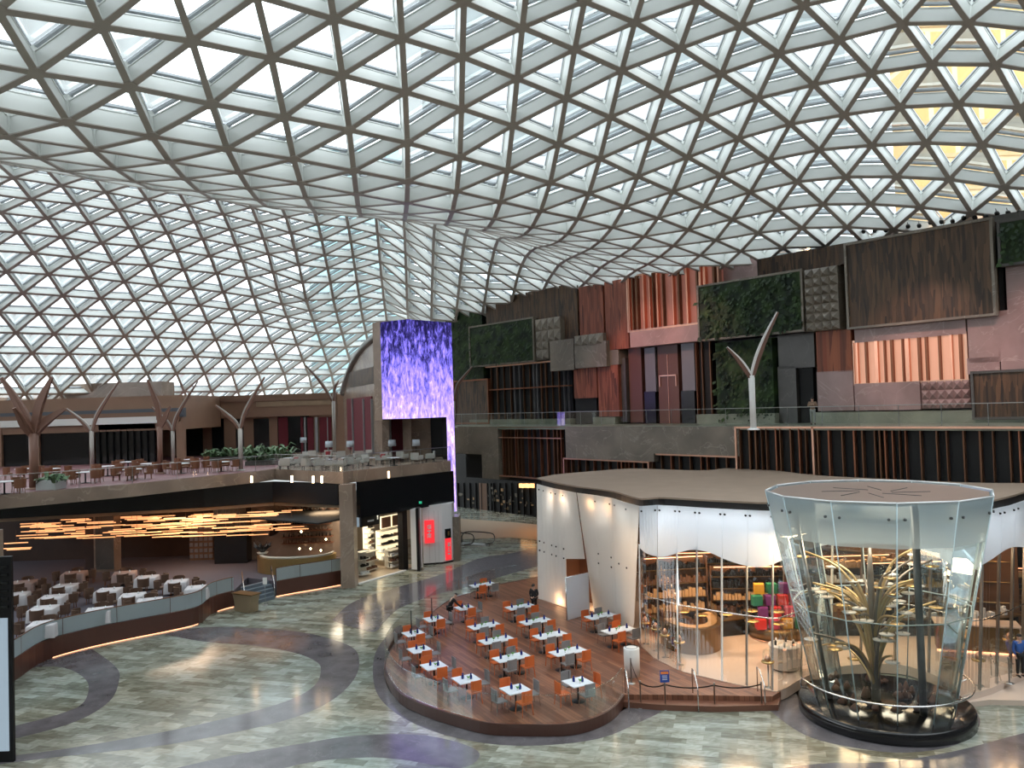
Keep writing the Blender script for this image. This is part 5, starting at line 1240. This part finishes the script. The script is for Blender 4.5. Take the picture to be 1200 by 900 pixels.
# ---------------------------------------------------------------- shops under the mezzanine
S0=hz(416,685,0); S1=hz(473,668.5,0); S2=hz(491,668,0); S3=hz(519,660.8,0); S4=hz(531,658.5,0)
SP=VPlane((S0.x,S0.y),(S1.x,S1.y)); D0=SP.sz(416,650)[0]; D1=SP.sz(477,650)[0]
bp_=[FE[6],FE[7],FE[8]]
bz0=4.45
q=[Vector((FE[6].x+.1,FE[6].y+.4,0)),Vector((FE[8].x-.1,FE[8].y+.4,0))]
sb=MB(); sb.ribbon([p+up*bz0 for p in q],[p+up*(ZM-.82) for p in q],.4); sb=sb.build('wall_shop_fascia','black_gloss'); tag(sb,kind='structure')
mbox('exit_sign','exit_green',491,494.3,58.5,5.05,5.22,.06,sb,None,591)
shp=empty('shop_unit',S0+Vector((2,1,0)),0,'open fronted shop with warm lit shelves between black columns','shop')
def spb(name,m,x0,x1,z0,z1,f,b_): 
    mb=MB(); vbox(mb,SP,SP.sz(x0,650)[0],SP.sz(x1,650)[0],z0,z1,f,b_); return mb.build(name,m,shp)
spb('threshold','panel_white',417,473,0,.06,-.25,.0); spb('shop_floor','shop_floor',417,492,0,.04,0,9)
mb=MB(); vbox(mb,SP,SP.sz(409,650,9)[0],SP.sz(505,650,9)[0],0,5,9,9.2); mb.build('shop_back_wall','shop_wall',shp); spb('shop_ceiling','black_void',380,500,4.5,4.6,.5,9)
sgl=[SP.P(SP.sz(x,650)[0],0,.05) for x in(417,445,472)]; MB().ribbon(sgl,[p+up*4.5 for p in sgl]).build('shop_glass','rail_glass',shp)
for x0,x1 in((414.5,417),(471.6,477)): spb('black_column','black_metal',x0,x1,0,bz0+.1,-.1,.4)
# lit shelf units inside the shop
def shopshelf(x0,x1,z0,z1,off,label,n=4,lit=True):
    s0=SP.sz(x0,640,off)[0];s1=SP.sz(x1,640,off)[0]; p=SP.P((s0+s1)/2,0,off); o=empty('shop_shelf',p,0,label,'shelf')
    mb=MB(); vbox(mb,SP,s0,s1,z0,z1,off+.1,off+.5); mb.build('shelf_back','shop_light' if lit else 'ivory',o)
    for j in range(n+1):
        z=z0+(z1-z0)*j/n; mb=MB(); vbox(mb,SP,s0-.05,s1+.05,z-.03,z+.03,off-.25,off+.3); mb.build('shelf_board','ivory',o)
        if j<n:
            mb=MB(); s=s0+.05
            while s<s1-.1:
                w=R.uniform(.08,.2); vbox(mb,SP,s,s+w*.8,z+.03,z+R.uniform(.12,.28),off-.2,off); s+=w
            tag(mb.build('ware',R.choice(['recess_brown','black_metal','white_gloss']),o),kind='stuff')
    return o
shopshelf(446,460,.5,2.7,2.6,'bright warm lit shelf unit in the middle of the shop'); shopshelf(460,470,.5,2.7,2.6,'bright warm lit shelf unit by the black shop column')
s0=SP.sz(446,640,2.6)[0];s1=SP.sz(470,640,2.6)[0]; o=empty('shop_poster',SP.P((s0+s1)/2,2.9,2.6),0,'dark framed poster pair above the lit shop shelves','poster')
for a_,b_ in((s0,(s0+s1)/2-.05),((s0+s1)/2+.05,s1)):
    mb=MB(); vbox(mb,SP,a_,b_,2.85,3.8,2.5,2.6); mb.build('poster_frame','shop_light',o); mb=MB(); vbox(mb,SP,a_+.06,b_-.06,2.92,3.72,2.45,2.5); mb.build('poster_print','recess_brown',o)
shopshelf(421,430,.2,1.8,1.2,'dark table rack of cosmetics near the marble column',3,False); shopshelf(431,436,1.4,3.4,3.2,'narrow tall shelf behind the cosmetics rack',5,True); shopshelf(424,440,.2,1.5,2.0,'low display table of bottles in the shop',2,False)
shopshelf(456,470,.15,1.4,1.2,'low open shelf by the black shop column',3,False)
spb('hanging_sign_board','black_gloss',434,456,3.65,4.4,.8,.95)
for k in range(6): spb('hanging_sign_letter','white_gloss',441.5+k*1.25,442.3+k*1.25,3.95,4.07,.77,.8)
spb('hanging_sign_letter','white_gloss',452.5,453.6,4.0,4.3,.77,.8); spb('screen_panel','screen_grey',427,434,3.7,4.4,1.0,1.1); spb('orange_panel','warm_strip',462,471,3.85,4.3,4.0,4.1)
# white kiosk box with red signs
kz=4.55; kio=empty('white_kiosk',S3,0,'white panelled shop corner with red signs next to the black column','kiosk')
Sa=hz(482.5,669,0);Sb=hz(489,669.5,0); Sc=hz(496.5,662.5,0)
MB().prism([(Sa.x,Sa.y),(Sb.x,Sb.y),(Sb.x+.3,Sb.y+1),(Sa.x+.3,Sa.y+1)],.12,kz).build('white_pier','panel_white',kio)
MB().prism([(Sb.x,Sb.y-.05),(hz(493,668.5,0).x,Sb.y-.05),(hz(493,668.5,0).x,Sb.y+.9),(Sb.x,Sb.y+.9)],0,kz+.1).build('black_column','black_metal',kio)
q=[Sc,S3,S4,S4+Vector((.1,1.5,0)),Sc+Vector((.1,1.8,0))]
MB().prism([(p.x,p.y) for p in q],.14,kz).build('kiosk_body','panel_white',kio); MB().prism([(p.x,p.y+.08) for p in q],0,.14).build('kiosk_plinth','black_metal',kio)
K1=VPlane((Sc.x,Sc.y),(S3.x,S3.y)); K2=VPlane((S3.x,S3.y),(S4.x,S4.y))
def kb(P,name,m,x0,y0,x1,y1,f=-.08,par=kio):
    ym=(y0+y1)/2; s0=P.sz(x0,ym)[0];s1=P.sz(x1,ym)[0];z1=P.sz(x0,y0)[1];z0=P.sz(x1,y1)[1]; mb=MB(); vbox(mb,P,s0,s1,z0,z1,f,.01); return mb.build(name,m,par)
for x in(503,509.5,514): kb(K1,'panel_joint','grey_panel',x,598,x+.15,662,-.01)
sgn=kb(K1,'red_sign','sign_red',497.5,610,508.5,635.5,-.25)
for (x0,y0,x1,y1) in ((500.3,615,501.3,618.5),(501.5,614.6,504.6,615.6),(501.8,616.4,504.8,617.4),(501.5,618.2,504.9,619.2),(500.2,621.2,504.8,622.2),(502.2,622.4,503.2,625.2),(500.2,625.2,504.9,626.2),(500.4,627.2,501.2,630),(501.8,627,504.8,627.9),(502,628.6,504.8,629.4)):
    kb(K1,'sign_stroke','white_gloss',x0,y0,x1,y1,-.28,sgn)
kb(K2,'black_sign','black_gloss',521.3,620,527.8,630); sg2=kb(K2,'red_sign','sign_red',521.8,631,528.3,655.5)
kb(K2,'gold_emblem','gold',523.8,622.5,525.6,627.5,-.12)
for (x0,y0,x1,y1) in ((524,636,526.5,637),(524,638,526.6,640),(524.6,641.5,525.6,644),(524,645,526.6,646),(524,648,526.6,649.5)): kb(K2,'sign_stroke','white_gloss',x0,y0,x1,y1,-.11,sg2)
q=hz(531.5,658.5,0); MB().bx(q.x,q.x+.5,q.y+.3,q.y+2,0,3.45).build('column','wall_marble')['kind']='structure'
# escalator head beyond
q=hz(548,640,0); es_=empty('escalator_head',q,0,'glass sided escalator landing with black looped handrails beyond the red signs','escalator')
for dx in(-.9,.9):
    A=[q+Vector((dx-1.5,1.5,0)),q+Vector((dx-1.2,1.2,1.0)),q+Vector((dx+1.0,.2,1.05)),q+Vector((dx+1.45,0,.75)),q+Vector((dx+1.3,0,.25)),q+Vector((dx+.6,.2,.1))]
    MB().tube(catmull(A,5),.05,7).build('handrail','black_metal',es_); MB().add([q+Vector((dx-1.4,1.4,.1)),q+Vector((dx+1.1,.1,.1)),q+Vector((dx+1.1,.1,1.0)),q+Vector((dx-1.4,1.4,1.0))],[(0,1,2,3)]).build('side_glass','rail_glass',es_)
MB().prism([(q.x-2.2,q.y+1.3),(q.x+1.6,q.y-.3),(q.x+1.9,q.y+.5),(q.x-1.8,q.y+2.1)],0,.08).build('landing','grey_frame',es_)
# far passage: dark shop grid, brown pier, warm floor
fp=VPlane(WA,WB,13)
def far(name,m,x0,y0,x1,y1,f=-.1,par=None):
    s0,z1=fp.sz(x0,y0);s1,z0=fp.sz(x1,y1); mb=MB(); vbox(mb,Wp,s0,s1,max(0,z0),z1,13+f,13.02); return mb.build(name,m,par or lw)
far('pier','tan_dark',562,566,572,604); far('pier','black_gloss',573,566,577,608)
for x in range(537,632,7): far('mullion','black_metal',x,566,x+.7,603,-.15)
for i in range(46): x=R.uniform(537,628); y=R.uniform(570,600); far('window_ware','wall_marble' if i%3 else 'shelf_light',x,y,x+R.uniform(1,3),y+R.uniform(1,4),-.08)
for x in(610.5,617,623): far('window_lamp','lamp_amber',x,566.5,x+4.5,571.5,-.3)
mb=MB(); mb.prism([tuple(hz(x,y,0)[:2]) for x,y in((539,608),(600,612),(640,616),(640,634),(600,630),(541,632))],.0,.02); o=mb.build('floor_passage','shop_floor'); tag(o,kind='structure')
# near totem at the left edge
q=hz(16,893,0); q0=hz(-60,893,0); tt=empty('media_totem',q,0,'tall black framed media totem cut by the left edge of the photo','screen'); Yt=q.y
MB().bx(q.x-2.6,q.x,Yt,Yt+.12,0,E-(651-494)/930*Yt).build('totem_frame','black_metal',tt)
zs=E-(722-494)/930*Yt; MB().bx(q.x-2.4,q.x-.14,Yt-.04,Yt+.02,.4,zs).build('totem_screen','screen_grey',tt)
for k in range(6): MB().bx(q.x-2.5,q.x-.1,Yt-.05,Yt,zs+.35+k*.28,zs+.45+k*.28).build('louvre','black_gloss',tt)
tag(MB().bx(q.x-3.2,q.x-1.55,Yt+.8,Yt+2,0,E-(624-494)/930*(Yt+.8)).build('column','beige_marble'),kind='structure')
# ---------------------------------------------------------------- terrace furniture
bc=tub('terrace_chair','brown_wood','brown_wood')
def rtab(name,r,h,m):
    t=empty(name,(0,0,0),0,'x','table'); MB().lathe((0,0,h-.04),[(r,0),(r,.04)],18).build('tabletop',m,t,True); MB().lathe((0,0,0),[(r*.5,0),(r*.5,.03),(.05,.06),(.05,h-.04)],10).build('base','black_metal',t,True); o_children(t); return t
rt1=rtab('terrace_table',.62,.75,'linen')
TT=[(5,564,'at the terrace edge, far left'),(60,549,'behind the fern planter'),(100,553,'at the terrace edge right of the fern planter'),(126,546,'behind the second steel tree'),(155,549.5,'between the grey and the brown steel trees'),(175,543,'back row, left of the brown steel tree'),(212,543,'right of the brown steel tree'),(225,538,'back row by the tan pier'),(259,541,'by the hedge left of the pale steel tree'),(28,549,'back row under the leftmost steel tree'),(150,541,'farthest back, before the dark windows')]
for x,y,d in TT:
    c=hz(x,y,ZM+.75); c.z=ZM; place(rt1,c,0,'round white topped terrace table '+d,'round tables on the left terrace'); a0=R.uniform(0,1.5)
    for j,w_ in enumerate(('first','second','third','fourth')):
        a=a0+j*PI/2; q=c+Vector((math.cos(a),math.sin(a),0))*.98
        w_=('right','back','left','front')[int(((a)%(2*PI)+PI/4)/(PI/2))%4]
        place(bc,q,a+PI/2,f'brown chair, {w_} side of terrace table {d}','brown chairs on the left terrace')
def fernbox(x0,x1,y,h,w,label,planter=True,seed=1):
    a=hz(x0,y,ZM);b_=hz(x1,y,ZM); b_.y=a.y; o=empty('planter' if planter else 'hedge_planter',(a+b_)/2,0,label,'planter'); RR=random.Random(seed)
    MB().bx(a.x,b_.x,a.y,a.y+w,ZM,ZM+(.6 if planter else .35)).build('planter_box','planter_white' if planter else 'dark_stone',o)
    mb=MB()
    for k in range(int(160*(b_.x-a.x)/3)):
        p=Vector((RR.uniform(a.x,b_.x),a.y+RR.uniform(0,w),ZM+.4)); t=RR.uniform(0,2*PI); l_=RR.uniform(.5,h); d=Vector((math.cos(t)*.6,math.sin(t)*.6,RR.uniform(.3,1))); s=d.cross(Vector((0,0,1))).normalized()*.07
        m_=p+d*l_*.7; e_=m_+Vector((d.x,d.y,-.3))*l_*.4; mb.add([p-s,p+s,m_+s*2,m_-s*2,e_],[(0,1,2,3),(3,2,4)])
    tag(mb.build('foliage','fern',o),kind='stuff')
fernbox(42,61,575,1.0,1.2,'white planter with a dark fern in front of the leftmost steel tree',True,1)
fernbox(238,284,541,1.3,1.5,'long low hedge of ferns left of the pale steel tree',False,2); fernbox(287,330,546,2.2,1.6,'taller mass of ferns right of the pale steel tree',False,3)
# lounge corner
def armchair(name,m,cush=True):
    t=empty(name,(0,0,0),0,'x','armchair'); MB().box((0,0,.38),(.66,.66,.16)).build('seat',m,t,True); MB().box((0,-.33,.62),(.70,.12,.5)).build('backrest',m,t,True)
    for s in(-1,1): MB().box((s*.34,0,.52),(.08,.62,.28)).build('armrest',m,t,True)
    for sx in(-1,1):
        for sy in(-1,1): MB().bar((sx*.28,sy*.28,.32),(sx*.3,sy*.3,0),.04,.04).build('leg','black_metal',t,True)
    if cush: MB().box((0,-.2,.6),(.4,.12,.3)).build('cushion','red_cushion',t,True)
    o_children(t); return t
ac=armchair('lounge_armchair','sofa_cream',False); ar=armchair('lounge_armchair','sofa_cream',True)
ct2=rtab('lounge_table',.55,.62,'linen')
LC=[(333,549,0,'at the hedge end of the lounge, front row'),(345,546,1,'second in the front row from the hedge'),(360,549,0,'third in the front row from the hedge'),(373,549,1,'front row, in front of the first white lamp'),(388,549,0,'front row, left of the long table'),(400,549,0,'front row at the marble column'),(414,547,0,'just right of the marble column line'),(425,545,0,'in front of the red curtains, left one'),
(355,540,0,'back row, beside the ferns'),(367,538,1,'back row, behind the front armchairs'),(384,538,1,'back row under the thin steel tree'),(399,539,1,'back row left of the lamp by the pier'),(420,539,1,'back row before the red curtains'),(430,538,0,'back row at the grey window frame'),
(453,542,0,'beside the lamp left of the stone pier'),(447,542,1,'low one before the tower curtains'),(472,540,0,'by the stone pier under the tower'),(489,542,0,'under the purple screen, centre'),(504,540,0,'last one at the dark opening under the screen'),]
for i,(x,y,k,d) in enumerate(LC):
    c=hz(x,y,ZM+.1); c.z=ZM; place(ar if k else ac,c,R.choice([0,.4,-.5,PI,PI/2,-PI/2,2.6]),('cream armchair with red cushion ' if k else 'plain cream armchair ')+d,'cream armchairs in the lounge')
for x,y,d in((340,541,'beside the ferns'),(366,542,'between the front and back rows'),(382,543,'below the first white lamp'),(408,541,'below the lamp by the pier'),(432,541,'before the red curtains'),(462,541,'under the tower lamp')):
    c=hz(x,y,ZM+.3); c.z=ZM; place(ct2,c,0,'low white topped lounge table '+d,'low tables in the lounge')
lp=empty('floor_lamp',(0,0,0),0,'x','lamp'); MB().lathe((0,0,0),[(.2,0),(.2,.03),(.02,.05),(.02,1.3)],10).build('pole','black_metal',lp,True); MB().lathe((0,0,1.25),[(.33,0),(.30,.5)],14).build('lamp_shade','lamp_shade',lp,True); o_children(lp)
for x,y,d in((386,541,'in front of the thin steel tree'),(411,541,'in front of the curtained window'),(460,540,'below the left part of the screen'),(488,540,'below the middle of the screen'),(356,533,'by the dark window, small and far'),(421,533,'far one behind the red armchairs')):
    c=hz(x,y,ZM+.05); c.z=ZM; place(lp,c,0,'floor lamp with a pale blue grey shade '+d,'floor lamps in the lounge')
# ---------------------------------------------------------------- outside
mat('asphalt',(.22,.22,.21),.9); o=MB().bx(-400,400,116,600,-1,-.4).build('ground_outside','asphalt'); tag(o,kind='structure')
m,nt,b=_nt('gold_facade'); N=nt.nodes; L=nt.links
tc=N.new('ShaderNodeTexCoord'); br=N.new('ShaderNodeTexBrick'); br.inputs['Scale'].default_value=1; br.inputs['Brick Width'].default_value=3.2; br.inputs['Row Height'].default_value=4.2; br.inputs['Mortar Size'].default_value=.35; br.offset=0
cb=N.new('ShaderNodeSeparateXYZ'); co=N.new('ShaderNodeCombineXYZ'); L.new(tc.outputs['Object'],cb.inputs[0]); L.new(cb.outputs[0],co.inputs[0]); L.new(cb.outputs[2],co.inputs[1]); L.new(co.outputs[0],br.inputs['Vector'])
br.inputs['Color1'].default_value=(.62,.38,.13,1); br.inputs['Color2'].default_value=(.50,.29,.09,1); br.inputs['Mortar'].default_value=(.70,.52,.30,1); L.new(br.outputs['Color'],b.inputs['Base Color']); b.inputs['Roughness'].default_value=.6
mat('tan_gold',(.45,.30,.14),.5); mat('pale_facade',(.80,.88,.93),.6); mat('cyan_facade',(.35,.62,.66),.3)
def bld(name,m_,x0,x1,Y,z0,z1,label,th=25):
    a=dep(x0,300,Y);b_=dep(x1,300,Y); o=empty(name,((a.x+b_.x)/2,Y,z0),0,label,'building'); MB().bx(a.x,b_.x,Y,Y+th,z0,z1).build('tower_block',m_,o); return o,a.x,b_.x
o,x0,x1=bld('hotel_tower','gold_facade',1075,1420,100,-.4,150,'golden hotel tower seen through the glass roof, right corner',5)
for k in range(30): MB().bx(x0-.3,x1,99.6,100,4+k*4.2,4.5+k*4.2).build('floor_band','tan_gold',o)
o,x0,x1=bld('office_tower','pale_facade',500,1000,240,-.4,260,'pale bluish tower blocks seen faintly through the middle of the glass roof',30)
for k in range(26): MB().bx(x0,x1,239.5,240,40+k*8,41.2+k*8).build('floor_band','grey_frame',o)
o,x0,x1=bld('glass_building','cyan_facade',362,470,150,-.4,62,'pale cyan glass building beyond the far end of the roof',20)

# ---------------------------------------------------------------- lamps of the place, and unseen lights added for brightness
def light(kind,loc,power,col,size=1.,rot=None,target=None,spot=None):
    l=bpy.data.lights.new(kind.lower()+'_light',kind); l.energy=power; l.color=col
    if kind=='AREA': l.size=size
    elif kind in('POINT','SPOT'): l.shadow_soft_size=size
    if spot: l.spot_size=spot; l.spot_blend=.8
    o=bpy.data.objects.new(l.name,l); COL.objects.link(o); o.location=loc
    if target is not None: o.rotation_euler=(Vector(target)-Vector(loc)).to_track_quat('-Z','Y').to_euler()
    return o
for x,y,Y,w_ in((800,640,39,220),(860,640,39,220),(930,640,39,200),(1050,640,40,220),(1170,650,38,260),(990,640,41,200),(905,645,35.5,110),(935,660,32.6,90)):  # last two are unseen lights added to brighten the round desk
    p=dep(x,y,Y); p.z=6.3; light('AREA',p,w_*.75,(1,.66,.38),1.6)
for x in (645,658,690,712):
    p=Sp(x,.07); v=cen-p; v.z=0; p=p+v.normalized()*.45; light('POINT',p,26,(1,.55,.25),.12)
for x in (650,):
    p=Sp(x,.96); v=cen-p; v.z=0; p=p+v.normalized()*.6; light('POINT',p,60,(1,.6,.32),.2)
p=hz(697,716,ZD)+Vector((.2,.4,.5)); light('POINT',p,30,(1,.6,.3),.15)
# wall washers near the spotlights on the roof edge
for s_,z_,zt2,w_,c_ in ((21,E+9.2,E+4,700,(1,.50,.40)),(26,E+9.2,E+4,560,(1,.55,.45)),(18,E+9,E+0,400,(1,.5,.4)),(42,E+8.8,E+1,800,(1,.62,.52)),(49,E+8.8,E+1.5,1000,(1,.62,.55)),(55,E+8.8,E+2,1000,(1,.62,.55))):
    a=Wp.P(s_,z_,-2.5); b_=Wp.P(s_,zt2,4.5); light('SPOT',a,w_*1.6,c_,.2,target=b_,spot=math.radians(62))
a=SP.P((D0+D1)/2,4.3,3); light('AREA',a,170,(1,.84,.62),3)
a=SP.P((D0+D1)/2+1,4.3,1.5); light('AREA',a,60,(1,.84,.62),2)
a=Wp.P(6,5,7); light('AREA',a,190,(1,.48,.2),4); 

p=hz(345,690,ZP); light('AREA',(p.x,59,5.0),120,(1,.7,.42),2); p=hz(180,690,ZP); light('AREA',(p.x,56,5.0),160,(1,.75,.55),4)

light('AREA',(CX,cy,ZC-.3),330,(1,.80,.58),2.6)  # unseen light added under the cap to brighten the cone's inside
for x in (640,656,700,730,765,800,835,870,900,1160,1185):
    p=Sp(x,.10); v=cen-p; v.z=0; v.normalize(); light('AREA',p+v*1.3,20,(1,.97,.93),.9,target=p)  # unseen lights added behind the frosted panels so they look brighter
# ---------------------------------------------------------------- sky and lights
w=bpy.data.worlds.new('sky'); sc.world=w; w.use_nodes=True
nt=w.node_tree; bg=nt.nodes['Background']
bg.inputs[0].default_value=(.90,.96,1,1); bg.inputs[1].default_value=2.7
vs_=sc.view_settings; vs_.view_transform='Standard'; vs_.look='None'; vs_.gamma=1; vs_.use_curve_mapping=False; vs_.exposure=.42
sc.cycles.use_denoising=True; sc.cycles.transparent_max_bounces=24; sc.cycles.max_bounces=8; sc.cycles.diffuse_bounces=4
sc.cycles.caustics_reflective=False; sc.cycles.caustics_refractive=False
